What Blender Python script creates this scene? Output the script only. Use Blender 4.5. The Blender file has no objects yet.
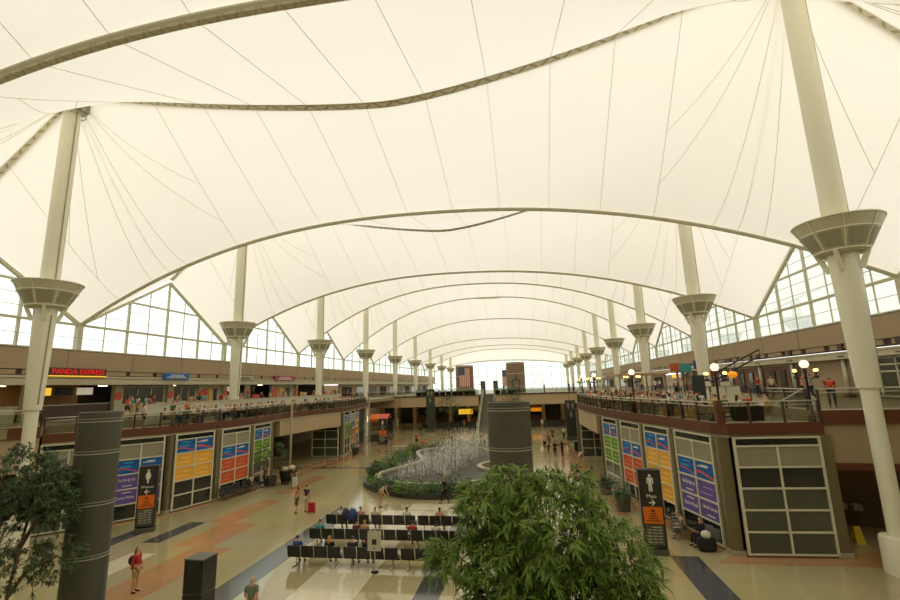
import bpy, bmesh, math, random
from mathutils import Vector, Matrix
random.seed(7)
C = bpy.context.scene.collection
PI = math.pi
MS = 18.29            # mast spacing
XC = -6.4             # hall centre line
XL, XR = -35.6, 22.9  # window walls
MXL, MXR = -27.7, 14.2
YM0 = 22.3            # first mast pair
TER, MAIN = 5.65, 6.15

# ------------------------------------------------------------------ materials
def lin(c):
    c = c / 255.0
    return c / 12.92 if c <= 0.04045 else ((c + 0.055) / 1.055) ** 2.4
def rgb(r, g, b): return (lin(r), lin(g), lin(b), 1.0)
MATS = {}
def mat(name, col, rough=0.6, metal=0.0, var=0.08, scale=3.0, emit=None, es=1.0, alpha=None, spec=None):
    if name in MATS: return MATS[name]
    m = bpy.data.materials.new(name); m.use_nodes = True
    nt = m.node_tree; b = nt.nodes['Principled BSDF']
    c = rgb(*col)
    tc = nt.nodes.new('ShaderNodeTexCoord'); nz = nt.nodes.new('ShaderNodeTexNoise')
    nz.inputs['Scale'].default_value = scale; nz.inputs['Detail'].default_value = 4
    nt.links.new(tc.outputs['Object'], nz.inputs['Vector'])
    mx = nt.nodes.new('ShaderNodeMix'); mx.data_type = 'RGBA'
    mx.inputs[6].default_value = tuple(v * (1 - var) for v in c[:3]) + (1,)
    mx.inputs[7].default_value = tuple(min(1, v * (1 + var)) for v in c[:3]) + (1,)
    nt.links.new(nz.outputs['Fac'], mx.inputs[0])
    nt.links.new(mx.outputs[2], b.inputs['Base Color'])
    b.inputs['Roughness'].default_value = rough; b.inputs['Metallic'].default_value = metal
    if spec is not None: b.inputs['Specular IOR Level'].default_value = spec
    if emit:
        b.inputs['Emission Color'].default_value = rgb(*emit); b.inputs['Emission Strength'].default_value = es
    if alpha is not None: b.inputs['Alpha'].default_value = alpha
    MATS[name] = m
    return m
def glass_mat(name, tint, gloss, rough=0.03, frac=0.12):
    m = bpy.data.materials.new(name); m.use_nodes = True; nt = m.node_tree; nt.nodes.clear()
    o = nt.nodes.new('ShaderNodeOutputMaterial'); mx = nt.nodes.new('ShaderNodeMixShader')
    t = nt.nodes.new('ShaderNodeBsdfTransparent'); g = nt.nodes.new('ShaderNodeBsdfGlossy')
    t.inputs[0].default_value = tint; g.inputs[0].default_value = gloss; g.inputs['Roughness'].default_value = rough
    lw = nt.nodes.new('ShaderNodeLayerWeight'); lw.inputs[0].default_value = 0.2
    mp = nt.nodes.new('ShaderNodeMath'); mp.operation = 'MULTIPLY_ADD'; mp.inputs[1].default_value = 0.5; mp.inputs[2].default_value = frac
    nt.links.new(lw.outputs['Fresnel'], mp.inputs[0]); nt.links.new(mp.outputs[0], mx.inputs[0])
    nt.links.new(t.outputs[0], mx.inputs[1]); nt.links.new(g.outputs[0], mx.inputs[2]); nt.links.new(mx.outputs[0], o.inputs[0])
    MATS[name] = m
    return m
def fabric_roof():
    m = bpy.data.materials.new('roof_membrane'); m.use_nodes = True; nt = m.node_tree; nt.nodes.clear()
    o = nt.nodes.new('ShaderNodeOutputMaterial'); mx = nt.nodes.new('ShaderNodeMixShader')
    t = nt.nodes.new('ShaderNodeBsdfTranslucent'); d = nt.nodes.new('ShaderNodeBsdfDiffuse')
    tc = nt.nodes.new('ShaderNodeTexCoord'); mp = nt.nodes.new('ShaderNodeMapping')
    mp.inputs['Scale'].default_value = (0.25, 0.6, 0.25)
    nz = nt.nodes.new('ShaderNodeTexNoise'); nz.inputs['Scale'].default_value = 1.0; nz.inputs['Detail'].default_value = 5
    cr = nt.nodes.new('ShaderNodeMix'); cr.data_type = 'RGBA'
    cr.inputs[6].default_value = (0.90, 0.84, 0.71, 1); cr.inputs[7].default_value = (0.93, 0.88, 0.77, 1)
    nt.links.new(tc.outputs['Object'], mp.inputs[0]); nt.links.new(mp.outputs[0], nz.inputs['Vector'])
    nt.links.new(nz.outputs['Fac'], cr.inputs[0]); nt.links.new(cr.outputs[2], t.inputs[0])
    d.inputs[0].default_value = (0.85, 0.80, 0.68, 1)
    mx.inputs[0].default_value = 0.42
    nt.links.new(t.outputs[0], mx.inputs[1]); nt.links.new(d.outputs[0], mx.inputs[2]); nt.links.new(mx.outputs[0], o.inputs[0])
    MATS['roof_membrane'] = m
    return m
def cable_mat(name, edge, mid, freq):
    m = bpy.data.materials.new(name); m.use_nodes = True; nt = m.node_tree
    b = nt.nodes['Principled BSDF']; b.inputs['Roughness'].default_value = 0.8
    uv = nt.nodes.new('ShaderNodeUVMap'); sp = nt.nodes.new('ShaderNodeSeparateXYZ'); nt.links.new(uv.outputs[0], sp.inputs[0])
    # zigzag lacing: |frac(u*freq + v) - .5|
    a = nt.nodes.new('ShaderNodeMath'); a.operation = 'MULTIPLY'; a.inputs[1].default_value = freq; nt.links.new(sp.outputs[0], a.inputs[0])
    w = nt.nodes.new('ShaderNodeMath'); w.operation = 'PINGPONG'; w.inputs[1].default_value = 1.0; nt.links.new(a.outputs[0], w.inputs[0])
    v = nt.nodes.new('ShaderNodeMath'); v.operation = 'MULTIPLY'; v.inputs[1].default_value = 1.0; nt.links.new(sp.outputs[1], v.inputs[0])
    s = nt.nodes.new('ShaderNodeMath'); s.operation = 'SUBTRACT'; nt.links.new(w.outputs[0], s.inputs[0]); nt.links.new(v.outputs[0], s.inputs[1])
    ab = nt.nodes.new('ShaderNodeMath'); ab.operation = 'ABSOLUTE'; nt.links.new(s.outputs[0], ab.inputs[0])
    lt = nt.nodes.new('ShaderNodeMath'); lt.operation = 'LESS_THAN'; lt.inputs[1].default_value = 0.17; nt.links.new(ab.outputs[0], lt.inputs[0])
    c = nt.nodes.new('ShaderNodeMath'); c.operation = 'SUBTRACT'; c.inputs[1].default_value = 0.5; nt.links.new(sp.outputs[1], c.inputs[0])
    ca = nt.nodes.new('ShaderNodeMath'); ca.operation = 'ABSOLUTE'; nt.links.new(c.outputs[0], ca.inputs[0])
    gt = nt.nodes.new('ShaderNodeMath'); gt.operation = 'GREATER_THAN'; gt.inputs[1].default_value = 0.33; nt.links.new(ca.outputs[0], gt.inputs[0])
    mxx = nt.nodes.new('ShaderNodeMath'); mxx.operation = 'MAXIMUM'; nt.links.new(lt.outputs[0], mxx.inputs[0]); nt.links.new(gt.outputs[0], mxx.inputs[1])
    mx = nt.nodes.new('ShaderNodeMix'); mx.data_type = 'RGBA'; mx.inputs[6].default_value = rgb(*mid); mx.inputs[7].default_value = rgb(*edge)
    nt.links.new(mxx.outputs[0], mx.inputs[0]); nt.links.new(mx.outputs[2], b.inputs['Base Color'])
    MATS[name] = m
    return m
def floor_mat():
    m = bpy.data.materials.new('terrazzo'); m.use_nodes = True; nt = m.node_tree
    b = nt.nodes['Principled BSDF']
    tc = nt.nodes.new('ShaderNodeTexCoord')
    br = nt.nodes.new('ShaderNodeTexBrick'); br.offset = 0.0; br.inputs['Scale'].default_value = 1.0
    br.inputs['Brick Width'].default_value = 3.05; br.inputs['Row Height'].default_value = 3.05
    br.inputs['Mortar Size'].default_value = 0.012
    br.inputs['Color1'].default_value = rgb(186, 174, 130); br.inputs['Color2'].default_value = rgb(176, 164, 120)
    br.inputs['Mortar'].default_value = rgb(154, 144, 106)
    nz = nt.nodes.new('ShaderNodeTexNoise'); nz.inputs['Scale'].default_value = 0.35; nz.inputs['Detail'].default_value = 8
    mx = nt.nodes.new('ShaderNodeMix'); mx.data_type = 'RGBA'; mx.blend_type = 'MULTIPLY'; mx.inputs[0].default_value = 0.25
    nt.links.new(tc.outputs['Object'], br.inputs['Vector']); nt.links.new(tc.outputs['Object'], nz.inputs['Vector'])
    nt.links.new(br.outputs['Color'], mx.inputs[6]); nt.links.new(nz.outputs['Color'], mx.inputs[7])
    nt.links.new(mx.outputs[2], b.inputs['Base Color'])
    b.inputs['Roughness'].default_value = 0.09
    b.inputs['Specular IOR Level'].default_value = 0.75
    MATS['terrazzo'] = m
    return m
M_ROOF = fabric_roof(); M_FLOOR = floor_mat()
M_RIDGE = cable_mat('ridge_lacing', (206, 196, 160), (250, 246, 226), 1.6)
M_VALLEY = cable_mat('valley_lacing', (206, 200, 172), (226, 220, 192), 2.6)
M_SEAM = mat('seam_tape', (214, 200, 160), .8)
M_MAST = mat('mast_paint', (232, 227, 202), .45, var=.03)
M_COLLAR = mat('collar_metal', (200, 195, 162), .5)
M_COLLARD = mat('collar_mesh', (158, 152, 124), .6)
M_TRIMW = mat('pale_trim', (206, 200, 168), .5)
M_MULL = mat('mullion_paint', (204, 198, 170), .5)
M_BEIGE = mat('beige_panel', (166, 144, 112), .7, var=.05, scale=.5)
M_BEIGE2 = mat('beige_beam', (184, 160, 122), .7, var=.05, scale=.5)
M_BROWND = mat('dark_brown', (70, 50, 42), .5)
M_BROWN = mat('brown_fascia', (98, 54, 28), .45, var=.12)
M_SOFFIT = mat('cream_soffit', (190, 182, 152), .6)
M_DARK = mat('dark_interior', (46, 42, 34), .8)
M_BLACK = mat('black_metal', (28, 27, 25), .45)
M_DGREY = mat('dark_brushed', (90, 88, 74), .42, .15, var=.10, scale=1.2)
M_GRAN = mat('black_granite', (44, 42, 36), .25, var=.2, scale=18)
M_STEEL = mat('steel', (186, 181, 162), .35, .3)
M_FRAME = mat('cream_frame', (214, 208, 178), .45)
M_GREYP = mat('grey_panel', (150, 144, 122), .4)
M_BLUE = mat('banner_blue', (10, 92, 168), .5, var=.2, scale=1.2)
M_CYAN = mat('banner_cyan', (70, 190, 214), .5)
M_RED = mat('banner_red', (214, 84, 62), .5)
M_WHITE = mat('white_ink', (232, 228, 214), .5)
M_PURPLE = mat('banner_purple', (104, 84, 156), .5)
M_YEL = mat('banner_yellow', (240, 176, 56), .5)
M_ORG = mat('banner_orange', (208, 88, 40), .5)
M_GRN = mat('banner_green', (98, 148, 28), .5)
M_PYEL = mat('ink_pale_yellow', (250, 214, 140), .5); M_PORG = mat('ink_pale_orange', (232, 140, 100), .5)
M_PPUR = mat('ink_pale_purple', (170, 156, 206), .5); M_PGRN = mat('ink_pale_green', (190, 206, 120), .5)
M_DGLASS = mat('dark_glass', (44, 46, 40), .08, var=.4, scale=.8, spec=.9)
M_GGLASS = mat('grey_green_glass', (78, 80, 66), .12, var=.3, scale=.6, spec=.9)
M_SIGNO = mat('sign_orange', (226, 112, 22), .5)
M_DIR = mat('directory_grey', (92, 88, 74), .5)
M_SEAT = mat('black_vinyl', (36, 36, 34), .35)
M_CHROME = mat('chrome', (200, 198, 186), .18, .9)
M_STONE = mat('pale_stone', (168, 160, 134), .4, var=.15, scale=4)
M_PLANTER = mat('planter_stone', (62, 58, 46), .5, var=.15)
M_SOIL = mat('soil', (50, 38, 26), .9)
M_LEAF = mat('leaf', (58, 92, 26), .45, var=.45, scale=4)
M_LEAFB = mat('leaf_bright', (104, 132, 34), .55, var=.45, scale=2.5)
M_LEAFD = mat('leaf_dark', (60, 84, 36), .45, var=.4, scale=5)
M_BARK = mat('bark', (112, 92, 64), .8, var=.25, scale=12)
M_SKIN = mat('skin', (206, 152, 118), .6)
M_WINGLASS = glass_mat('window_glass', (0.78, 0.86, 0.80, 1), (.9, .9, .9, 1), frac=.03)
M_RAILGLASS = glass_mat('railing_glass', (0.80, 0.82, 0.76, 1), (.6, .6, .55, 1), frac=.10)
M_WATER = mat('pool_water', (44, 38, 28), .4, var=.2, spec=.25)
M_BULB = mat('warm_bulb', (255, 220, 150), .5, emit=(255, 200, 110), es=4.0)
M_GLOBE = mat('white_globe', (250, 236, 220), .5, emit=(255, 226, 200), es=1.1)
M_WOOD = mat('red_wood', (122, 74, 50), .5, var=.15)
M_TABLE = mat('table_top', (170, 150, 112), .4); M_CHAIR = mat('chair_tan', (168, 146, 104), .5)
M_CHAIRG = mat('chair_grey', (96, 96, 88), .5)
M_NEON = mat('red_neon', (190, 24, 20), .5, emit=(220, 30, 20), es=.55)
M_YNEON = mat('yellow_neon', (250, 200, 60), .5, emit=(255, 200, 60), es=.8)
M_FLOORD = mat('inlay_dark', (72, 74, 72), .15, var=.15, scale=1.5, spec=.7)
M_FLOORL = mat('inlay_light', (208, 198, 168), .15, var=.06, spec=.7)
M_FLOORS = mat('inlay_salmon', (176, 134, 92), .15, var=.12, scale=1, spec=.7)
M_DECK = mat('deck_tile', (150, 138, 108), .3)

# ------------------------------------------------------------------ helpers
def wm(o):
    m = o.matrix_basis.copy(); p = o.parent
    while p: m = p.matrix_basis @ m; p = p.parent
    return m
class MB:
    def __init__(s): s.v = []; s.f = []; s.uv = None
    def add(s, vs, fs):
        n = len(s.v); s.v += [Vector(p) for p in vs]; s.f += [tuple(i + n for i in q) for q in fs]; return s
    def box(s, c, d, rz=0, M=None):
        x, y, z = d[0] / 2, d[1] / 2, d[2] / 2
        R = M if M is not None else Matrix.Translation(Vector(c)) @ Matrix.Rotation(rz, 4, 'Z')
        if M is not None: R = M @ Matrix.Translation(Vector(c))
        vs = [R @ Vector(p) for p in ((-x, -y, -z), (x, -y, -z), (x, y, -z), (-x, y, -z), (-x, -y, z), (x, -y, z), (x, y, z), (-x, y, z))]
        return s.add(vs, [(0, 3, 2, 1), (4, 5, 6, 7), (0, 1, 5, 4), (1, 2, 6, 5), (2, 3, 7, 6), (3, 0, 4, 7)])
    def bar(s, a, b, w, h):   # rectangular beam between two points
        a, b = Vector(a), Vector(b); d = b - a; L = d.length
        if L < 1e-6: return s
        d.normalize(); up = Vector((0, 0, 1)) if abs(d.z) < .95 else Vector((0, 1, 0))
        sx = d.cross(up).normalized(); sz = sx.cross(d)
        vs = []
        for p in (a, b):
            for i, j in ((-1, -1), (1, -1), (1, 1), (-1, 1)): vs.append(p + sx * i * w / 2 + sz * j * h / 2)
        return s.add(vs, [(0, 1, 2, 3), (7, 6, 5, 4), (0, 4, 5, 1), (1, 5, 6, 2), (2, 6, 7, 3), (3, 7, 4, 0)])
    def tube(s, pts, r, n=8, cap=True):
        pts = [Vector(p) for p in pts]; k = len(pts)
        rs = r if isinstance(r, (list, tuple)) else [r] * k
        base = len(s.v); prev = None
        for i, p in enumerate(pts):
            d = (pts[min(i + 1, k - 1)] - pts[max(i - 1, 0)]).normalized()
            if prev is None: a = d.orthogonal().normalized()
            else:
                a = prev - d * prev.dot(d); a = a.normalized() if a.length > 1e-6 else d.orthogonal().normalized()
            prev = a; b = d.cross(a)
            for j in range(n):
                t = 2 * PI * j / n; s.v.append(p + (a * math.cos(t) + b * math.sin(t)) * rs[i])
        for i in range(k - 1):
            for j in range(n):
                s.f.append((base + i * n + j, base + i * n + (j + 1) % n, base + (i + 1) * n + (j + 1) % n, base + (i + 1) * n + j))
        if cap:
            s.f.append(tuple(base + j for j in reversed(range(n)))); s.f.append(tuple(base + (k - 1) * n + j for j in range(n)))
        return s
    def lathe(s, c, prof, n=24, sx=1.0, sy=1.0, rz=0):
        c = Vector(c); base = len(s.v); k = len(prof)
        cr, sr = math.cos(rz), math.sin(rz)
        for r, z in prof:
            for j in range(n):
                t = 2 * PI * j / n; x, y = r * math.cos(t) * sx, r * math.sin(t) * sy
                s.v.append(c + Vector((x * cr - y * sr, x * sr + y * cr, z)))
        for i in range(k - 1):
            for j in range(n):
                s.f.append((base + i * n + j, base + i * n + (j + 1) % n, base + (i + 1) * n + (j + 1) % n, base + (i + 1) * n + j))
        s.f.append(tuple(base + j for j in reversed(range(n)))); s.f.append(tuple(base + (k - 1) * n + j for j in range(n)))
        return s
    def prism(s, poly, z0, z1):
        n = len(poly)
        a = sum(poly[i][0] * poly[(i + 1) % n][1] - poly[(i + 1) % n][0] * poly[i][1] for i in range(n))
        if a < 0: poly = poly[::-1]
        vs = [(x, y, z0) for x, y in poly] + [(x, y, z1) for x, y in poly]
        fs = [tuple(reversed(range(n))), tuple(range(n, 2 * n))] + [(i, (i + 1) % n, n + (i + 1) % n, n + i) for i in range(n)]
        return s.add(vs, fs)
    def sphere(s, c, r, n=12, m=8, sz=1.0):
        return s.lathe(c, [(max(1e-3, r * math.sin(PI * i / m)), -r * sz * math.cos(PI * i / m)) for i in range(m + 1)], n)
    def build(s, name, m, parent=None, smooth=False, bevel=0):
        me = bpy.data.meshes.new(name)
        if parent is not None:
            inv = wm(parent).inverted(); vs = [inv @ p for p in s.v]
        else: vs = s.v
        me.from_pydata([tuple(p) for p in vs], [], s.f); me.update()
        o = bpy.data.objects.new(name, me); C.objects.link(o)
        if parent is not None: o.parent = parent
        for mm in (m if isinstance(m, (list, tuple)) else [m]): me.materials.append(mm)
        if smooth: me.polygons.foreach_set('use_smooth', [True] * len(me.polygons))
        if bevel:
            b = o.modifiers.new('bevel', 'BEVEL'); b.width = bevel; b.segments = 2; b.limit_method = 'ANGLE'
        return o
def local(o, root, M):     # hang a part, modelled about the origin, on its thing
    o.parent = root; o.matrix_basis = M; return o
def smooth_angle(o, deg=35):
    me = o.data; me.polygons.foreach_set('use_smooth', [True] * len(me.polygons))
    bm = bmesh.new(); bm.from_mesh(me)
    for e in bm.edges:
        if len(e.link_faces) == 2 and e.calc_face_angle(0) > math.radians(deg): e.smooth = False
    bm.to_mesh(me); bm.free(); return o
def tag(o, label=None, cat=None, group=None, kind=None):
    if label: o['label'] = label
    if cat: o['category'] = cat
    if group: o['group'] = group
    if kind: o['kind'] = kind
    return o
def empty(name, loc, rz=0, label=None, cat=None, group=None):
    o = bpy.data.objects.new(name, None); C.objects.link(o); o.empty_display_size = .2
    o.location = loc; o.rotation_euler = (0, 0, rz)
    o.matrix_basis = Matrix.Translation(Vector(loc)) @ Matrix.Rotation(rz, 4, 'Z')
    return tag(o, label, cat, group)
def kids(o): return [c for c in bpy.data.objects if c.parent == o]
KC = {}
def tree_of(o):
    if o.name not in KC: KC[o.name] = [(c, [g for g in kids(c)]) for c in kids(o)]
    return KC[o.name]
def dup(root, loc, rz=0, label=None, group=None, scale=None):
    r = root.copy(); C.objects.link(r); r.location = loc; r.rotation_euler = (0, 0, rz)
    if scale: r.scale = (scale,) * 3
    if label: r['label'] = label
    if group: r['group'] = group
    for ch, gs in tree_of(root):
        c = ch.copy(); C.objects.link(c); c.parent = r
        for g in gs:
            d = g.copy(); C.objects.link(d); d.parent = c
    return r
def remat(root, mp):     # per-object material for a copy
    for ch in [root] + [c for c in bpy.data.objects if c.parent == root]: pass
def struct(o): o['kind'] = 'structure'; return o
ORD = ['first', 'second', 'third', 'fourth', 'fifth', 'sixth', 'seventh', 'eighth', 'ninth', 'tenth', 'eleventh', 'twelfth']
def bm_text(s, size, ext=0.008):
    cu = bpy.data.curves.new('t', 'FONT'); cu.body = s; cu.size = size; cu.extrude = ext; cu.resolution_u = 2
    cu.align_x = 'CENTER'; cu.align_y = 'CENTER'
    o = bpy.data.objects.new('t', cu); C.objects.link(o)
    dg = bpy.context.evaluated_depsgraph_get(); me = bpy.data.meshes.new_from_object(o.evaluated_get(dg))
    vs = [v.co.copy() for v in me.vertices]; fs = [tuple(p.vertices) for p in me.polygons]
    bpy.data.objects.remove(o); bpy.data.curves.remove(cu); bpy.data.meshes.remove(me)
    return vs, fs
def text(mb, s, size, M, ext=0.008, squeeze=1.0):
    vs, fs = bm_text(s, size, ext)
    return mb.add([M @ Vector((v.x * squeeze, v.y, v.z)) for v in vs], fs)
def face_frame(p, u):    # local x along u, local y up, local z outward (toward the hall)
    u = Vector((u[0], u[1], 0)).normalized(); z = Vector((0, 0, 1)); n = u.cross(z)
    return Matrix(((u.x, 0, n.x, p[0]), (u.y, 0, n.y, p[1]), (0, 1, 0, p[2]), (0, 0, 0, 1)))

# ------------------------------------------------------------------ camera (18.3 mm wide lens on the upper bridge)
cam = bpy.data.cameras.new('camera'); co = bpy.data.objects.new('camera', cam); C.objects.link(co)
p_, y_, r_ = 0.1867, 0.1596, -0.0311
f_ = Vector((-math.sin(y_) * math.cos(p_), math.cos(y_) * math.cos(p_), math.sin(p_)))
rt = Vector((math.cos(y_), math.sin(y_), 0)); up = rt.cross(f_)
rt2 = rt * math.cos(r_) + up * math.sin(r_); up2 = up * math.cos(r_) - rt * math.sin(r_)
co.matrix_world = Matrix(((rt2.x, up2.x, -f_.x, 0), (rt2.y, up2.y, -f_.y, 0), (rt2.z, up2.z, -f_.z, 7.8), (0, 0, 0, 1)))
cam.sensor_width = 36; cam.lens = 456.99 / 900 * 36; cam.clip_end = 600; cam.clip_start = .05
bpy.context.scene.camera = co

# ------------------------------------------------------------------ light: bright overcast sky
w = bpy.data.worlds.new('sky'); bpy.context.scene.world = w; w.use_nodes = True
bg = w.node_tree.nodes['Background']; bg.inputs[0].default_value = (1.0, 1.0, 0.96, 1); bg.inputs[1].default_value = 1.7
sc = bpy.context.scene
sc.view_settings.view_transform = 'Standard'; sc.view_settings.look = 'None'; sc.view_settings.gamma = 1
sc.view_settings.exposure = 0.0; sc.view_settings.use_curve_mapping = False
sc.cycles.use_denoising = True

# ------------------------------------------------------------------ roof
Y_END = 177.8
def yr(k): return YM0 + MS * (k - 1)          # ridge k (mast row k)
def yv(k): return YM0 + MS * (k - .5)         # valley k lies beyond ridge k
VC = {-2: 21.0, -1: 21.2, 0: 21.7, 1: 20.6, 2: 20.5, 3: 23.2, 4: 24.5, 5: 22.9, 6: 20.2, 7: 19.9, 8: 20.1, 9: 17.0}
RC = {-1: 24.0, 0: 24.2, 1: 23.5, 2: 22.3, 3: 25.4, 4: 27.2, 5: 25.9, 6: 25.2, 7: 23.5, 8: 23.3, 9: 22.6}
MT = {k: 27.0 + (2.5 if k in (4, 5) else 1.5 if k in (3, 6) else 0) for k in range(-1, 10)}
def mtop(k, x): return MT[k] + (1.4 if x > XC and k < 3 else 0)
def zr(k, x):
    d = abs(x - XC + .35) ; d0 = 20.95; mt = mtop(k, x)
    if d < d0: return RC[k] + (mt - RC[k]) * (d / d0) ** (1.4 if x < XC or k > 2 else 1.5)
    t = min(1, (d - d0) / 8.3)
    return mt + (19.1 - mt) * t
def zv(k, x):
    d = abs(x - XC); q = min(1, d / 29.3)
    lo = 13.6
    return VC[k] - (VC[k] - lo) * q ** 2.3 - .022 * (x - XC) * (1 - q * q)
def zroof(k, side, x, t):    # t: 0 valley .. 1 ridge
    a = zv(k if side > 0 else k - 1, x); b = zr(k, x)
    dm = min(abs(x - MXL), abs(x - MXR))
    p = 1.0 + .35 * math.exp(-(dm / 5.0) ** 2)
    edge = min(1, min(x - XL, XR - x) / 3.0)
    p = 1 + (p - 1) * max(0, edge)
    return a + (b - a) * (t ** p)
def roof_pt(x, y):
    k = int(math.floor((y - YM0) / MS + 1.5)); k = max(-1, min(9, k))
    d = y - yr(k); side = 1 if d > 0 else -1
    t = 1 - min(1, abs(d) / (MS / 2))
    return zroof(k, side, x, t)
NX, NT = 58, 12
xs = [XL + (XR - XL) * i / NX for i in range(NX + 1)]
mb = MB()
for k in range(-1, 10):
    for side in (-1, 1):
        b = len(mb.v)
        for i, x in enumerate(xs):
            for j in range(NT + 1):
                t = j / NT; y = yr(k) + side * (1 - t) * MS / 2
                mb.v.append(Vector((x, y, zroof(k, side, x, t))))
        for i in range(NX):
            for j in range(NT):
                a = b + i * (NT + 1) + j; q = (a, a + 1, a + NT + 2, a + NT + 1)
                mb.f.append(q if side > 0 else q[::-1])
roof = struct(mb.build('ceiling', M_ROOF, smooth=True))
# seams of the fabric strips: they follow the surface from valley to valley
def surf_line(p0, p1, n=10, off=-.03):
    return [(p0[0] + (p1[0] - p0[0]) * i / n, p0[1] + (p1[1] - p0[1]) * i / n,
             roof_pt(p0[0] + (p1[0] - p0[0]) * i / n, p0[1] + (p1[1] - p0[1]) * i / n) + off) for i in range(n + 1)]
SP = 3.44
for k in range(-1, 10):
    for side in (-1, 1):
        s = MB(); ye = yr(k) + side * MS / 2 * .999; r = .013 if k < 3 else .02
        for i in range(1, 17):
            x = XL + SP * i
            dm = min(abs(x - MXL), abs(x - MXR))
            if dm < 2.6: continue
            y0 = yr(k) + side * .01
            s.tube(surf_line((x, y0), (x, ye)), r, 4, False)
        for mx in (MXL, MXR):
            near = sorted([XL + SP * i for i in range(1, 17)], key=lambda q: abs(q - mx))
            s1 = [q for q in near if q < mx - 2.6][0]; s2 = [q for q in near if q > mx + 2.6][0]
            for q, f in ((s1, .5), (s1, .78), (s2, .5), (s2, .78), (mx - 1.5, 1), (mx + 1.5, 1), (mx, 1)):
                if XL < q < XR: s.tube(surf_line((mx + (q - mx) * .06, yr(k) + side * .3), (q, yr(k) + side * MS / 2 * f * .999)), r, 4, False)
        s.build('seam', M_SEAM, roof)
def cable(name, m, fn, y, wdt, thick, k):
    n = 90; mb = MB(); uvs = []
    pts = [Vector((XL + (XR - XL) * i / n, y, fn(k, XL + (XR - XL) * i / n) - .06)) for i in range(n + 1)]
    L = 0
    for i, p in enumerate(pts):
        if i: L += (p - pts[i - 1]).length
        mb.v += [p + Vector((0, -wdt / 2, -thick * .3)), p + Vector((0, -wdt / 4, -thick)), p + Vector((0, wdt / 4, -thick)), p + Vector((0, wdt / 2, -thick * .3)), p + Vector((0, wdt / 2, .02)), p + Vector((0, -wdt / 2, .02))]
        uvs.append(L)
    for i in range(n):
        for j in range(6):
            a = i * 6 + j; b = i * 6 + (j + 1) % 6; mb.f.append((a, b, b + 6, a + 6))
    o = mb.build(name, m, roof, smooth=False)
    uv = o.data.uv_layers.new(name='UVMap'); vv = [0, .27, .73, 1, 1, 0]
    for poly in o.data.polygons:
        for li in poly.loop_indices:
            vi = o.data.loops[li].vertex_index
            uv.data[li].uv = (uvs[vi // 6], vv[vi % 6])
    return o
for k in range(-1, 10):
    cable('ridge_cable_cover', M_RIDGE, zr, yr(k), .56, .05, k)
    cable('valley_cable_cover', M_VALLEY, zv, yv(k), .30 if k > 0 else .5, .16 if k > 0 else .22, k)

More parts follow.
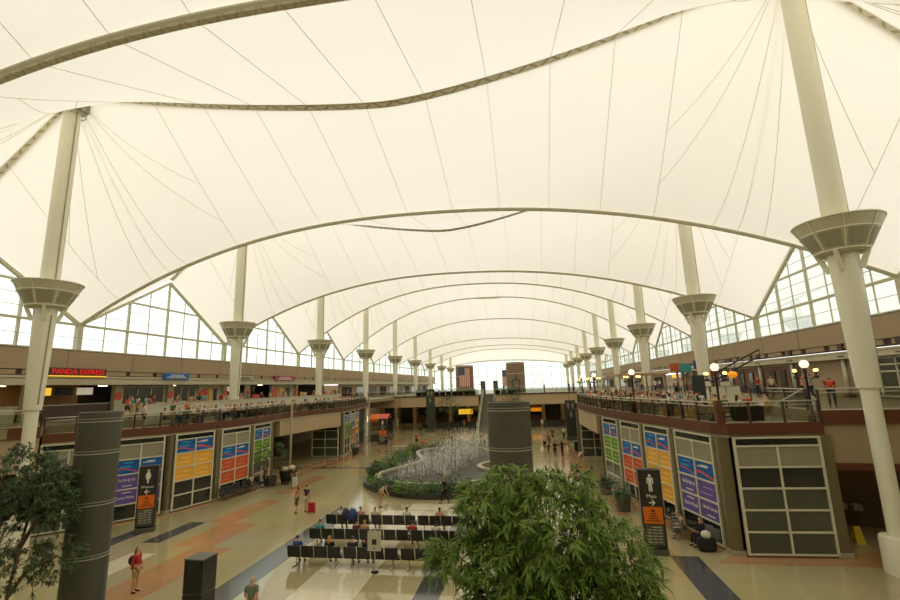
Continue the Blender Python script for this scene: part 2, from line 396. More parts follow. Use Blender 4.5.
# ------------------------------------------------------------------ masts
def mast(k, mx, side):
    cnt = {1: 'nearest', 9: 'farthest'}.get(k, ORD[k - 1])
    root = empty('roof_mast', (mx, yr(k), 0), 0,
                 f'{cnt} cream roof mast of the {side} row, counted from the camera, with a flared collar', 'mast', f'{side} row of roof masts')
    x, y = mx, yr(k)
    n = 32 if k < 4 else 16
    m = MB().lathe((x, y, 0), [(.31, .0), (.31, 6.4), (.31, 7.1), (.41, 7.22), (.41, 7.34), (.43, 7.5), (.56, 12.9), (.56, 13.05)] , n)
    smooth_angle(m.build('lower_column', M_MAST, root))
    m = MB().lathe((x, y, 0), [(.62, 0.0), (.62, 1.3), (.58, 1.38), (.38, 1.38)], n)
    smooth_angle(m.build('base_drum', M_MAST, root))
    if k < 4:
        for j in range(4):
            a = PI / 4 + j * PI / 2
            MB().bar((x + .57 * math.cos(a), y + .57 * math.sin(a), 12.3), (x + .93 * math.cos(a), y + .93 * math.sin(a), 13.2), .16, .2).build('strut', M_MAST, root)
    r0, r1, z0, z1 = .98, 1.66, 13.15, 14.5
    m = MB().lathe((x, y, 0), [(.5, 13.0), (r0 - .1, 13.05), (r0, z0), (r0 + (r1 - r0) * .55, z0 + (z1 - z0) * .55), (r1 - .02, z1 - .02), (r1 - .2, z1 - .02), (r0 + .1, z0 + .5), (.47, z0 + .5)], n)
    col = smooth_angle(m.build('collar', M_COLLAR, root), 25)
    m = MB()
    for zz, rr in ((z0, r0), (z0 + (z1 - z0) * .62, r0 + (r1 - r0) * .62), (z1, r1)):
        m.lathe((x, y, zz), [(rr - .02, -.03), (rr + .025, -.025), (rr + .025, .02), (rr - .02, .025)], n)
    for j in range(8):
        a = j * PI / 4 + PI / 8
        ca, sa = math.cos(a), math.sin(a)
        m.bar((x + (r0 + .02) * ca, y + (r0 + .02) * sa, z0), (x + (r1 + .02) * ca, y + (r1 + .02) * sa, z1), .04, .03)
    smooth_angle(m.build('collar_band', M_TRIMW if k > 99 else M_MAST, col))
    m = MB()
    for j in range(8):
        a0, a1 = j * PI / 4 + PI / 8 + .09, (j + 1) * PI / 4 + PI / 8 - .09
        q = []
        for tt in (.07, .56):
            rr = r0 + (r1 - r0) * tt + .015; zz = z0 + (z1 - z0) * tt
            q.append([(x + rr * math.cos(a0 + (a1 - a0) * i / 4), y + rr * math.sin(a0 + (a1 - a0) * i / 4), zz) for i in range(5)])
        for i in range(4):
            m.add([q[0][i], q[0][i + 1], q[1][i + 1], q[1][i]], [(0, 1, 2, 3)])
    m.build('collar_grille', M_COLLARD, col)
    zt = mtop(k, mx)
    m = MB().lathe((x, y, 0), [(.48, 13.6), (.48, 20.0), (.46, zt - .9), (.4, zt - .5)], n)
    smooth_angle(m.build('upper_shaft', M_MAST, root))
    if k < 4:
        MB().tube([(x + .45, y - .1, 7.5), (x + .57, y - .1, 12.6)], .035, 6).build('conduit', M_COLLARD, root)
        MB().tube([(x + .5, y - .1, 14.6), (x + .48, y - .1, zt - 1.2)], .035, 6).build('conduit', M_COLLARD, root)
    m = MB().lathe((x, y, 0), [(.44, zt - 1.25), (.75, zt - 1.1), (1.12, zt - .35), (1.15, zt - .2), (1.0, zt - .15), (.5, zt - .6)], n)
    smooth_angle(m.build('top_ring', M_COLLARD, root))
    if k < 3:
        m = MB()
        for j in range(7):
            a = -PI * .9 + j * PI / 5.5
            m.sphere((x + .78 * math.cos(a), y + .78 * math.sin(a), zt - 1.3 + .04 * j), .13, 10, 6)
        m.tube([(x + .7 * math.cos(a), y + .7 * math.sin(a), zt - 1.35) for a in [-PI * .9 + i * .2 for i in range(24)]], .04, 6)
        smooth_angle(m.build('anchor_shackle', M_STEEL, root))
    return root
for k in range(1, 10):
    mast(k, MXL, 'left'); mast(k, MXR, 'right')

# ------------------------------------------------------------------ side window walls
wn = [0]
def window_bay(X, k, sgn):
    """gable shaped glazing between valley k-1 and valley k under ridge k"""
    wn[0] += 1
    y0, y1, ym = yv(k - 1), yv(k), yr(k); zs, zl, za = 11.55, 13.6, 19.1
    root = empty(f'window_{wn[0]}', (X, ym, zs)); struct(root)
    xg = X + .0
    g = MB().add([(xg, y0, zs), (xg, y1, zs), (xg, y1, zl), (xg, ym, za), (xg, y0, zl)], [(0, 1, 2, 3, 4)])
    g.build('window_pane', M_WINGLASS, root)
    def top(y): return zl + (za - zl) * (1 - abs(y - ym) / (MS / 2))
    th = MB(); tn = MB()
    th.bar((X, y0, zl), (X, ym, za), .26, .24).bar((X, ym, za), (X, y1, zl), .26, .24)
    th.box((X, y1, (zs + zl) / 2), (.4, .42, zl - zs - .02))
    th.box((X, (y0 + y1) / 2, zs), (.3, MS - .44, .16)).box((X, (y0 + y1) / 2, zl), (.26, MS - .44, .17))
    h = 16.3; dy = (za - h) / (za - zl) * MS / 2
    th.bar((X, ym - dy, h), (X, ym + dy, h), .16, .16)
    for i in range(1, 8):
        y = y0 + MS * i / 8
        if i % 2 == 0: th.box((X, y, (zs + top(y)) / 2), (.2, .15, top(y) - zs))
        else: tn.box((X, y, (zs + top(y)) / 2), (.08, .06, top(y) - zs))
    for z in (12.55, 14.5, 15.4, 17.2, 18.1):
        d = MS / 2 if z < zl else (za - z) / (za - zl) * MS / 2
        tn.bar((X, ym - d, z), (X, ym + d, z), .04, .04)
    th.build('window_frame', M_MULL, root); tn.build('glazing_bar', M_MULL, root)
for k in range(0, 10):
    window_bay(XL, k, 1); window_bay(XR, k, -1)
for nm, X, s in (('wall_left', XL, -1), ('wall_right', XR, 1)):
    m = MB().box((X + s * .25, (Y_END - 8) / 2, 10.75), (.8, Y_END + 8, 1.55)); o = struct(m.build(nm, M_BEIGE))
    m = MB().box((X + s * .30, (Y_END - 8) / 2, 9.75), (.5, Y_END + 8, .48))
    m.build('sign_band', M_BROWND, o)
    m = MB()
    for i in range(int(Y_END / 3.05)):
        m.box((X - s * .02 + s * .02, i * 3.05 + 1.4, 9.76), (.14, 2.35 if s > 0 else 2.6, .34))
    m.build('band_panel', M_BEIGE, o)
    m = MB()
    for i in range(int(Y_END / 6.1)): m.box((X - s * .155, i * 6.1 + .2, 10.75), (.012, .03, 1.5))
    m.build('panel_joint', M_BROWND, o)
    m = MB()
    if s < 0: m.box((X - s * .0, (Y_END - 8) / 2, 9.42), (1.1, Y_END + 8, .16)).box((X - s * .05, (Y_END - 8) / 2, 9.13), (.8, Y_END + 8, .38)).box((X, (Y_END - 8) / 2, 8.88), (1.0, Y_END + 8, .10))
    else: m.box((X + .2, (Y_END - 8) / 2, 9.16), (.7, Y_END + 8, .5)).box((X - .16, (Y_END - 8) / 2, 9.36), (.12, Y_END + 8, .12))
    m.build('soffit_band', M_SOFFIT, o)
# ------------------------------------------------------------------ end wall
m = MB(); n = 30
ex = [XL + (XR - XL) * i / n for i in range(n + 1)]
top = [zv(9, x) for x in ex]
root = empty('window_30', (XC, Y_END, MAIN)); struct(root)
g = MB().add([(x, Y_END, MAIN) for x in ex] + [(x, Y_END, t) for x, t in zip(ex, top)], [(i, i + 1, n + 2 + i, n + 1 + i) for i in range(n)])
g.build('window_pane', M_WINGLASS, root)
m = MB()
for i in range(n): m.bar((ex[i], Y_END, top[i]), (ex[i + 1], Y_END, top[i + 1]), .4, .4)
for i in range(1, 18):
    x = XL + SP * i; m.box((x, Y_END, (MAIN + zv(9, x)) / 2), (.16, .2, zv(9, x) - MAIN))
for z in (8.2, 11.2, 14.0):
    m.box((XC, Y_END, z), ((XR - XL) * (1 if z < 13.6 else .93), .16, .16))
m.build('window_frame', M_MULL, root)
# ------------------------------------------------------------------ lower and upper floors
fl = struct(MB().box((XC, 46, -.15), (64, 130, .3)).build('floor', M_FLOOR))
def inlay(poly, m, name='floor_inlay', z=.006):
    MB().prism(poly, .0, z).build(name, m, fl)
def rect(x0, x1, y0, y1): return [(x0, y0), (x1, y0), (x1, y1), (x0, y1)]
inlay(rect(-13.0, -11.7, 6, 31), M_FLOORD)
inlay(rect(-9.6, -7.0, 6, 30.6), M_FLOORL); inlay(rect(-4.75, -3.75, 6, 30.6), M_FLOORD); inlay(rect(-2.8, .2, 6, 30.6), M_FLOORL)
inlay([(-8.2, 32.4), (-4.4, 32.4), (-3.7, 30.8), (-8.2, 30.8)], M_FLOORL)
for x0, x1, y0, y1 in ((-21.15, -20.1, 23.6, 27.4), (-23.5, -22.45, 22.0, 25.4)): inlay(rect(x0, x1, y0, y1), M_FLOORD)
inlay(rect(5.85, 7.05, 18.5, 23.65), M_FLOORD)
inlay(rect(-20.3, -18.9, 18.2, 22.1), M_FLOORL)
for x0, x1, y0, y1 in ((-17.6, -15.4, 12, 23.2), (-18.9, -16.6, 23.2, 27.3), (-19.8, -18.2, 27.3, 33.0), (-19.9, -18.6, 35, 42), (-21.5, -20.0, 46, 56), (-20.5, -18.8, 58, 70), (-16.5, -14.9, 60, 74), (2.6, 4.8, 40, 66), (4.8, 5.4, 30, 38), (-22.2, -21.3, 40, 58)):
    inlay(rect(x0, x1, y0, y1), M_FLOORS)
for y in (46.0, 57.5): inlay(rect(-27, -15.5, y, y + .5), M_FLOORD)
inlay(rect(-19, -15.2, 62.5, 63.6), M_FLOORL); inlay(rect(1.5, 6, 62, 63), M_FLOORL)
# salmon kerb in front of the shop fronts
LP = [(-28.8, 24.0), (-26.3, 26.6), (-24.5, 29.2), (-23.5, 32.6), (-23.15, 36.3), (-23.4, 40), (-23.9, 43.3), (-23.4, 48.5), (-22.3, 53.5), (-22.7, 58), (-23.7, 64), (-25.0, 70)]
RP = [(13.1, 24.05), (9.0, 23.8), (8.65, 24.5), (7.85, 28.2), (7.0, 31.6), (6.25, 35.2), (5.65, 38.9), (5.4, 43), (5.2, 48), (5.2, 52), (5.7, 56), (6.6, 62), (7.6, 70)]
def off(path, d):     # offset a path along its left normal
    out = []
    for i, p in enumerate(path):
        a = Vector(path[max(i - 1, 0)]); b = Vector(path[min(i + 1, len(path) - 1)]); t = (b - a).normalized()
        out.append((p[0] - t.y * d, p[1] + t.x * d))
    return out
inlay(off(LP[1:], -1.0) + LP[1:][::-1], M_FLOORS, z=.008)
inlay(off(RP, 1.0)[2:] + RP[2:][::-1], M_FLOORS, z=.008)
inlay([(7.6, 22.9), (14, 22.9), (20, 23.2), (20, 27), (13, 24), (8.6, 24)], M_FLOORS, z=.010)
# terraces (sunken) and the walkways behind them
dL = struct(MB().prism(LP + [(-26.9, 70), (-26.9, 30), (-29.5, 27)], 5.2, TER).build('floor_terrace', M_DECK))
dR = struct(MB().prism(RP + [(13.2, 70), (13.2, 25)], 5.2, TER).build('floor_terrace', M_DECK))
wL = struct(MB().prism([(-28.8, 23.9), (-29.6, 27), (-26.9, 30), (-26.9, 70), (-25.0, 70), (-25.0, 86), (-46, 86), (-46, 4), (-33, 14), (-30, 22)], 5.6, MAIN).build('floor_walkway', M_DECK))
wR = struct(MB().prism([(13.25, 24.1), (13.3, 86), (34, 86), (34, 12), (22, 21.5), (17, 23.7)], 5.6, MAIN).build('floor_walkway', M_DECK))
st = MB()
for i in range(4): st.box((13.4, 26.0 + .0, TER + .06 + i * .12), (.3 + .3 * (3 - i) * .5, 2.2, .13))
st.build('step', M_DECK, wR)
def band(path, z0, z1, th, m, name, parent=None, d=0, kind=None):
    q = off(path, d); r = off(path, d + th)
    mb = MB(); n = len(q)
    for i in range(n - 1):
        mb.add([(q[i][0], q[i][1], z0), (q[i + 1][0], q[i + 1][1], z0), (r[i + 1][0], r[i + 1][1], z0), (r[i][0], r[i][1], z0),
                (q[i][0], q[i][1], z1), (q[i + 1][0], q[i + 1][1], z1), (r[i + 1][0], r[i + 1][1], z1), (r[i][0], r[i][1], z1)],
               [(0, 3, 2, 1), (4, 5, 6, 7), (0, 1, 5, 4), (1, 2, 6, 5), (2, 3, 7, 6), (3, 0, 4, 7)])
    o = mb.build(name, m, parent)
    if kind: o['kind'] = kind
    return o
def dense(path, n=4):
    out = []
    P = [path[0]] + path + [path[-1]]
    for i in range(1, len(P) - 2):
        for j in range(n):
            t = j / n; v = []
            for c in (0, 1):
                a, b, c_, d = P[i - 1][c], P[i][c], P[i + 1][c], P[i + 2][c]
                v.append(.5 * (2 * b + (c_ - a) * t + (2 * a - 5 * b + 4 * c_ - d) * t * t + (3 * b - a - 3 * c_ + d) * t ** 3))
            out.append(tuple(v))
    return out + [path[-1]]
LD = dense(LP); RD = [RP[0], RP[1]] + dense(RP[2:])
band(LD, 5.2, TER + .06, .12, M_BROWN, 'fascia', dL, -.14); band(RD, 5.2, TER + .06, .12, M_BROWN, 'fascia', dR, .02)
band(LD, 5.06, 5.2, .3, M_SOFFIT, 'soffit', dL, -.05); band(RD, 5.06, 5.2, .3, M_GREYP, 'soffit', dR, -.25)
# deep beige beams over the open passages
LB = [p for p in LD if 42.0 < p[1] < 54]; RB = [p for p in RD if 40 < p[1] < 52.2]
struct(band(LB, 3.55, 5.1, .5, M_BEIGE2, 'trim_1', None, .0)); struct(band(RB, 3.55, 5.1, .5, M_BEIGE2, 'trim_2', None, -.5))
# edges of the main walkway beside the near masts
EL = [(-40, 8.0), (-33, 14), (-30.2, 22), (-28.9, 23.9)]; ER = [(13.2, 24.1), (17, 23.65), (22, 21.5), (34, 12)]
band(EL, 5.55, MAIN + .05, .14, M_BROWN, 'fascia', wL, -.14); band(ER, 5.6, MAIN + .05, .14, M_BROWN, 'fascia', wR, -.14)
band(EL, 3.6, 5.6, .2, M_BEIGE2, 'beam', wL, 0); band(ER, 3.9, 5.6, .2, M_BEIGE, 'beam', wR, 0)
band(ER, 3.6, 3.9, .24, M_BROWN, 'lower_fascia', wR, -.1)

def resample(path, step):
    out = [Vector(path[0])]; acc = 0
    for i in range(len(path) - 1):
        a, b = Vector(path[i]), Vector(path[i + 1]); L = (b - a).length; t = step - acc
        while t < L: out.append(a + (b - a) * (t / L)); t += step
        acc = L - (t - step)
    if (Vector(path[-1]) - out[-1]).length > .3: out.append(Vector(path[-1]))
    return out
def railing(path, z, label, step=1.5, H=1.0, glass=True, pm=None, grp=None, fat=None, postw=.09):
    p0 = path[0]; root = empty('railing', (p0[0], p0[1], z), 0, label, 'railing', grp)
    pm = pm or M_BROWND
    pts = resample(path, step)
    MB().tube([(p[0], p[1], z + H) for p in path], .035, 6).build('handrail', M_STEEL if glass else pm, root, smooth=True)
    MB().tube([(p[0], p[1], z + H - .16) for p in path], .02, 6).build('lower_rail', M_STEEL if glass else pm, root, smooth=True)
    for i, p in enumerate(pts):
        MB().box((p[0], p[1], z + H / 2), (postw, postw, H)).build('post', pm, root)
        if glass and i < len(pts) - 1:
            q = pts[i + 1]; d = (q - p).normalized() * .08
            MB().bar((p[0] + d.x, p[1] + d.y, z + .1 + (H - .3) / 2), (q[0] - d.x, q[1] - d.y, z + .1 + (H - .3) / 2), .02, H - .3).build('glass_panel', M_RAILGLASS, root)
    return root
railing(off(LD, .05), TER, 'glass and brown metal railing along the left terrace edge')
railing([RP[0], (9.05, 23.85), *off(RD, -.05)[2:]], TER, 'glass and brown metal railing along the right terrace edge')
MB().box((8.85, 24.05, TER + .55), (.3, .3, 1.1)).build('corner_post', M_BROWN, bpy.data.objects['railing.001'])
railing(off(EL, .1), MAIN, 'glass railing of the upper walkway beside the nearest left mast')
railing([(13.3, 24.3), (17, 23.85), (22, 21.7), (34, 12.2)], MAIN, 'glass railing of the upper walkway behind the nearest right mast', step=1.9)
railing([(13.3, 25.2), (13.3, 29.0)], MAIN, 'short steel railing beside the steps up from the right terrace', step=1.9)
MB().tube([(11.6, 24.9, TER + .75), (13.2, 25.2, MAIN + 1.0)], .035, 6).build('handrail', M_STEEL, bpy.data.objects['railing.004'])
railing([(13.35, 31), (13.35, 56)], MAIN, 'black iron railing behind the diners of the right terrace', step=1.6, glass=False, pm=M_BLACK, postw=.05)
# low pale wall between left terrace and walkway
pw = struct(MB().box((-26.95, 47, 6.45), (.18, 35, 1.4)).build('wall_terrace', mat('pale_wall', (196, 192, 168), .6)))
MB().box((-26.95, 47, 7.18), (.3, 35, .07)).build('wall_cap', M_SOFFIT, pw)

# ------------------------------------------------------------------ shop fronts under the terraces
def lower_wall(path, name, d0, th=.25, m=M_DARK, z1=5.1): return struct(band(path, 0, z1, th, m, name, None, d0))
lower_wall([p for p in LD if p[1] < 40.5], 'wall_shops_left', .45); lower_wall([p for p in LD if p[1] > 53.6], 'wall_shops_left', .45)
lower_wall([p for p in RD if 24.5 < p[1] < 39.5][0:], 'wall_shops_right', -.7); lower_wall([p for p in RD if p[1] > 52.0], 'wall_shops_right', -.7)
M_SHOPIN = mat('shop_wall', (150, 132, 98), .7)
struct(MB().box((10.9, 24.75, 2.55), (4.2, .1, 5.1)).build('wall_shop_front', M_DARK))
struct(MB().prism([(-36.2, 4), (-36, 4), (-36, 100), (-36.2, 100)], 0, 5.6).build('wall_lower_left', M_SHOPIN))
struct(MB().prism([(23, 4), (23.2, 4), (23.2, 100), (23, 100)], 0, 5.6).build('wall_lower_right', M_SHOPIN))
def write_lines(mb, M, cx, cy, wd, rows):
    for j, (dy, f) in enumerate(rows): mb.box((cx - wd * (1 - f) / 2 * (1 if j % 2 else -.2), cy + dy, .006), (wd * f, .05, .012), M=M)
def bay(p0, p1, rows, label, frontal=False, ink=None, words=None, group='painted shop windows under the terraces', z1=5.05):
    p0 = Vector((p0[0], p0[1], 0)); p1 = Vector((p1[0], p1[1], 0)); u = p1 - p0; L = u.length
    M = face_frame(p0, u); n = Vector((M[0][2], M[1][2], 0)); M = Matrix.Translation(n * .12) @ M
    root = empty('shop_window', ((p0.x + p1.x) / 2, (p0.y + p1.y) / 2, 0), 0, label, 'window', group)
    fr = MB(); w = .1
    zb = .12; zt = z1 - .36
    hs = [zb + (zt - zb) * i / len(rows) for i in range(len(rows) + 1)]
    fr.box((w / 2, (z1 + zb) / 2, 0), (w, z1 - zb, .12), M=M).box((L - w / 2, (z1 + zb) / 2, 0), (w, z1 - zb, .12), M=M)
    fr.box((L / 2, z1, 0), (L, .07, .12), M=M)
    for h in hs: fr.box((L / 2, h, 0), (L, .075, .11), M=M)
    fr.box((L / 2, (zt + zb) / 2, 0), (.085, zt - zb, .10), M=M)
    fr.build('frame', M_FRAME, root)
    MB().box((L / 2, (z1 + zt) / 2, -.03), (L - .2, z1 - zt - .1, .03), M=M).build('transom_pane', M_DGLASS, root)
    for i, c in enumerate(rows[::-1]):
        for j in (0, 1):
            x0, x1 = (w, L / 2 - .04) if j == 0 else (L / 2 + .04, L - w)
            cx, cy = (x0 + x1) / 2, (hs[i] + hs[i + 1]) / 2; ww, hh = x1 - x0, hs[i + 1] - hs[i] - .075
            pm = {'g': M_GREYP, 'b': M_BLUE, 'd': M_DGLASS, 'e': M_GGLASS, 'p': M_PURPLE, 'y': M_YEL, 'o': M_ORG, 'n': M_GRN}[c]
            pn = MB().box((cx, cy, -.02), (ww, hh, .03), M=M).build('banner' if c in 'bpyon' else 'pane', pm, root)
            if c == 'b':
                wv = MB(); K = 14       # the flowing wave at the foot of the blue banners
                for q in range(K):
                    a0, a1 = q / K, (q + 1) / K
                    def yy(a): return cy - hh * .28 + hh * .16 * math.sin((a + (.0 if j == 0 else 1.0)) * 3.3 + .8) * (-1 if j else 1)
                    b0, b1 = len(wv.v), 0
                    X0, X1 = cx - ww / 2 + ww * a0, cx - ww / 2 + ww * a1; th = .07 + (.05 if j else 0)
                    wv.add([M @ Vector((X0, yy(a0) - th / 2, .004)), M @ Vector((X1, yy(a1) - th / 2, .004)), M @ Vector((X1, yy(a1) + th / 2, .004)), M @ Vector((X0, yy(a0) + th / 2, .004))], [(0, 1, 2, 3)])
                wv.build('wave_stripe', M_RED, pn)
                tx = MB()
                if j == 0:
                    write_lines(tx, M, cx, cy, ww * .7, [(hh * .3, .6), (hh * .02, .7)])
                    tx.build('lettering', M_CYAN, pn)
                else:
                    write_lines(tx, M, cx - ww * .05, cy, ww * .7, [(hh * .28, .55), (hh * .2, .8)])
                    tx.build('lettering', M_WHITE, pn)
            elif c in 'pyon':
                tx = MB(); key = (len([q for q in rows[::-1][:i] if q == c]), j)
                wd = (words or {}).get(key)
                if wd:
                    text(tx, wd, .24, M @ Matrix.Translation((cx, cy + (.1 if key != (0, 0) else -.05), 0)), squeeze=min(1.0, ww * .92 / (len(wd) * .125)))
                    write_lines(tx, M, cx, cy, ww * .7, [(-hh * .3 if key != (0, 0) else hh * .3, .6)])
                else: write_lines(tx, M, cx, cy, ww * .8, [(hh * .15, .6), (-hh * .2, .8)])
                tx.build('lettering', {'p': M_WHITE if wd else M_PPUR, 'y': M_PYEL, 'o': M_PORG, 'n': M_PGRN}[c], pn)
    return root
PW = {(1, 0): 'The Mile High City', (0, 0): 'Sports Mania', (0, 1): 'Colorful Colorado'}
bay((-28.85, 24.0), (-26.95, 25.95), 'geeee', 'plain grey glazed shop window left of the tall grey pylon, under the left terrace')
bay((-26.3, 26.65), (-24.75, 28.9), 'gbppd', 'shop window with purple banners on the left, behind the women sign pillar', words=PW)
bay((-24.4, 29.4), (-23.6, 32.35), 'byydd', 'shop window with yellow banners and blue tops under the left terrace')
bay((-23.42, 32.9), (-23.18, 36.2), 'gbood', 'shop window with orange banners above black seats under the left terrace')
bay((-23.2, 36.8), (-23.55, 40.0), 'bnneg', 'shop window with green banners behind the potted ficus, left side')
bay((-22.45, 54.6), (-22.7, 57.0), 'bnned', 'distant narrow shop window with blue and green banners on the left')
bay((-22.8, 57.6), (-23.2, 60.2), 'gbood', 'distant narrow shop window with blue and orange banners on the left')
bay((-23.4, 60.8), (-23.9, 63.4), 'byyed', 'most distant shop window with yellow banners on the left')
bay((-25.9, 53.6), (-22.5, 53.5), 'eee', 'glazed shop corner beside the dark passage on the left', z1=3.4)
bay((9.15, 23.85), (12.85, 24.0), 'gdeee'.replace('g', 'g'), 'large dark glazed shop window at the near end of the right terrace block')
bay((7.95, 27.9), (8.68, 24.6), 'gbppd', 'shop window with purple banners on the right, behind the black bench', words=PW)
bay((7.15, 31.3), (7.8, 28.4), 'byyyd', 'shop window with yellow banners behind the men sign pillar', words=None)
bay((6.4, 34.9), (7.05, 31.9), 'gbood', 'shop window with orange banners above a palm planter on the right')
bay((5.75, 38.5), (6.3, 35.5), 'bnneg', 'shop window with green banners at the far end of the right row')
bay((5.25, 51.9), (7.9, 51.9), 'eeee', 'distant glazed shop front facing the camera on the right', z1=4.0)
pn = 0
def pilaster(x, y, z1=5.1, w=.34, lab=''):
    if 'corner between the dark' in lab or 'right end of' in lab: w = .5
    o = empty('pilaster', (x, y, 0), 0, lab, 'column', 'bronze columns between the shop windows')
    MB().box((x, y, z1 / 2 + .1), (w, w, z1 - .2)).build('shaft', mat('bronze_column', (122, 110, 78), .45, .2), o, bevel=.02)
    MB().box((x, y, .1), (w + .12, w + .12, .2)).build('base', M_STONE, o)
for x, y, l in ((-26.6, 26.3, 'grey column left of the purple banner window, left side'), (-24.55, 29.2, 'column between the purple and yellow banner windows, left side'),
                (-23.48, 32.62, 'column between the yellow and orange banner windows, left side'), (-23.15, 36.5, 'column between the orange and green banner windows, left side'),
                (-23.6, 40.4, 'column just right of the green banner window, left side'), (-22.3, 53.9, 'column at the corner of the far left glazed shop'),
                (8.82, 24.15, 'column at the corner between the dark and purple windows, right side'), (7.88, 28.15, 'column between purple and yellow banner windows, right side'),
                (7.08, 31.6, 'column between yellow and orange banner windows, right side'), (6.35, 35.2, 'column between orange and green banner windows, right side'),
                (13.1, 24.15, 'column at the right end of the dark glazed window'), (5.6, 38.9, 'column past the green banner window, right side'), (5.1, 52.1, 'column at the distant right glazed shop')):
    pilaster(x, y, lab=l)
# slim pale posts in front of the left shops
for x, y, l in ((-23.35, 43.6, 'slim pale post beside the green banner window'), (-23.2, 66.0, 'slim pale post near the orange kiosk awning')):
    o = empty('slim_post', (x, y, 0), 0, l, 'post', 'slim pale posts')
    MB().lathe((x, y, 0), [(.12, 0), (.12, 5.0), (.12, 6.4), (.15, 6.42), (.15, 6.6), (.05, 6.62)], 12).build('shaft', M_SOFFIT, o, smooth=True)
    MB().lathe((x, y, 0), [(.2, 0), (.2, .12), (.13, .14)], 12).build('foot', M_STEEL, o)
# ------------------------------------------------------------------ corner behind the right block
struct(MB().prism([(13.2, 24.5), (13.5, 24.5), (15.2, 29.5), (19.5, 27.3), (23, 26.0), (23, 27), (15.0, 30.3), (13.2, 26)], 0, 5.6).build('wall_passage', mat('brown_wall', (112, 90, 62), .6)))
o = empty('wall_panel', (13.78, 25.0, 2.6), 0, 'small dark framed notice on the brown wall right of the dark window', 'notice')
Mq = face_frame((13.82, 25.0, 2.6), (1.7, 5.0)); 
MB().box((0, 0, -.02), (.45, .6, .06), M=Mq).build('frame', M_BLACK, o); MB().box((0, 0, .02), (.2, .22, .02), M=Mq).build('notice', M_GREYP, o)
o = empty('wet_floor_sign', (14.85, 25.95, 0), 0, 'yellow folding wet floor sign by the brown wall', 'sign')
m1 = mat('sign_yellow', (214, 186, 30), .5)
MB().add([(14.65, 25.70, 0), (15.05, 25.70, 0), (14.98, 25.90, .75), (14.72, 25.90, .75), (14.65, 25.73, 0), (15.05, 25.73, 0), (14.98, 25.93, .75), (14.72, 25.93, .75)], [(0, 1, 2, 3), (7, 6, 5, 4), (0, 4, 5, 1), (1, 5, 6, 2), (2, 6, 7, 3), (3, 7, 4, 0)]).build('front_leaf', m1, o)
MB().add([(14.65, 26.20, 0), (15.05, 26.20, 0), (14.98, 25.95, .75), (14.72, 25.95, .75), (14.65, 26.17, 0), (15.05, 26.17, 0), (14.98, 25.92, .75), (14.72, 25.92, .75)], [(3, 2, 1, 0), (4, 5, 6, 7), (0, 1, 5, 4), (1, 2, 6, 5), (2, 3, 7, 6), (3, 0, 4, 7)]).build('rear_leaf', m1, o)
o = empty('drinking_fountain', (15.9, 28.6, 1.0), 0, 'pair of steel drinking fountains on the dark wall behind the near right mast', 'drinking fountain')
for dx in (0, .55):
    MB().box((15.9 + dx, 28.7 - dx * .5, 1.0), (.45, .4, .3)).build('basin', M_STEEL, o, bevel=.04)
bay((16.9, 24.6), (20.5, 23.6), 'dee', 'dark shop window behind the nearest right mast', z1=3.3)

# ------------------------------------------------------------------ far bridge, escalators, plaza beyond
br = struct(MB().prism([(-46, 86), (-9.1, 86), (-9.1, 92), (-5.9, 92), (-5.9, 86), (34, 86), (34, Y_END), (-46, Y_END)], 5.7, MAIN).build('floor_bridge', M_DECK))
for a, b in ((-46, -9.1), (-5.9, 34)):
    MB().box(((a + b) / 2, 85.9, 5.1), (b - a, .3, 1.9)).build('beam', M_BEIGE2, br)
    MB().box(((a + b) / 2, 85.8, 6.1), (b - a, .4, .22)).build('fascia', M_BROWND, br)
    m = MB()
    for i in range(int((b - a) / 9)): m.box((a + 4 + i * 9, 85.72, 5.05), (.06, .05, 1.7))
    m.build('beam_joint', M_BROWND, br)
railing([(-34, 85.9), (-9.1, 85.9)], MAIN, 'railing along the far bridge left of the escalator', step=2.2)
railing([(-5.9, 85.9), (14, 85.9)], MAIN, 'railing along the far bridge right of the escalator', step=2.2)
wf = struct(MB().box((XC, 104, 2.85), (60, .4, 5.7)).build('wall_far', M_SHOPIN))
rs = random.Random(3)
for i in range(14):
    x = -33 + i * 4; m = MB().box((x, 101.5, 2.6), (.7, .7, 5.2)); o = m.build('pillar', M_BEIGE2); tag(o, f'beige pillar under the far bridge, {("" if i == 0 else "number ")}{ORD[i] if i < 12 else ["thirteenth", "fourteenth"][i-12]} from the left', 'column', 'pillars under the far bridge')
for i in range(13):
    x = -31 + i * 4
    o = empty('counter_shop', (x, 103.7, 0), 0, f'dim shop front under the far bridge, {ORD[i] if i < 12 else "thirteenth"} from the left', 'shop', 'shops under the far bridge')
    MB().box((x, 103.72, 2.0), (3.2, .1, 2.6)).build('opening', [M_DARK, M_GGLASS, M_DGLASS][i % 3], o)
    MB().box((x, 103.55, 3.6), (3.4, .3, .3)).build('header', [M_SOFFIT, M_BROWND, M_BEIGE][i % 3], o)
    MB().box((x, 103.2, .55), (2.6, .5, 1.1)).build('counter', [M_BROWND, M_BLACK, M_WOOD][i % 3], o)
o = empty('lit_sign', (-12.9, 95.9, 2.7), 0, 'lit yellow sign under the far bridge left of the escalator', 'sign'); 
MB().box((-12.9, 96, 2.6), (2.9, .2, 1.0)).build('light_box', M_YNEON, o); m = MB(); write_lines(m, face_frame((-12.9, 95.88, 2.6), (1, 0)), 0, 0, 2.4, [(.2, .8), (-.2, .6)]); m.build('lettering', M_RED, o)
MB().box((-12.9, 96, 4.4), (.1, .1, 2.6)).build('hanger', M_BLACK, o)
o = empty('lit_sign', (1.4, 95.9, 2.5), 0, 'lit orange sign under the far bridge right of the grey pylon', 'sign')
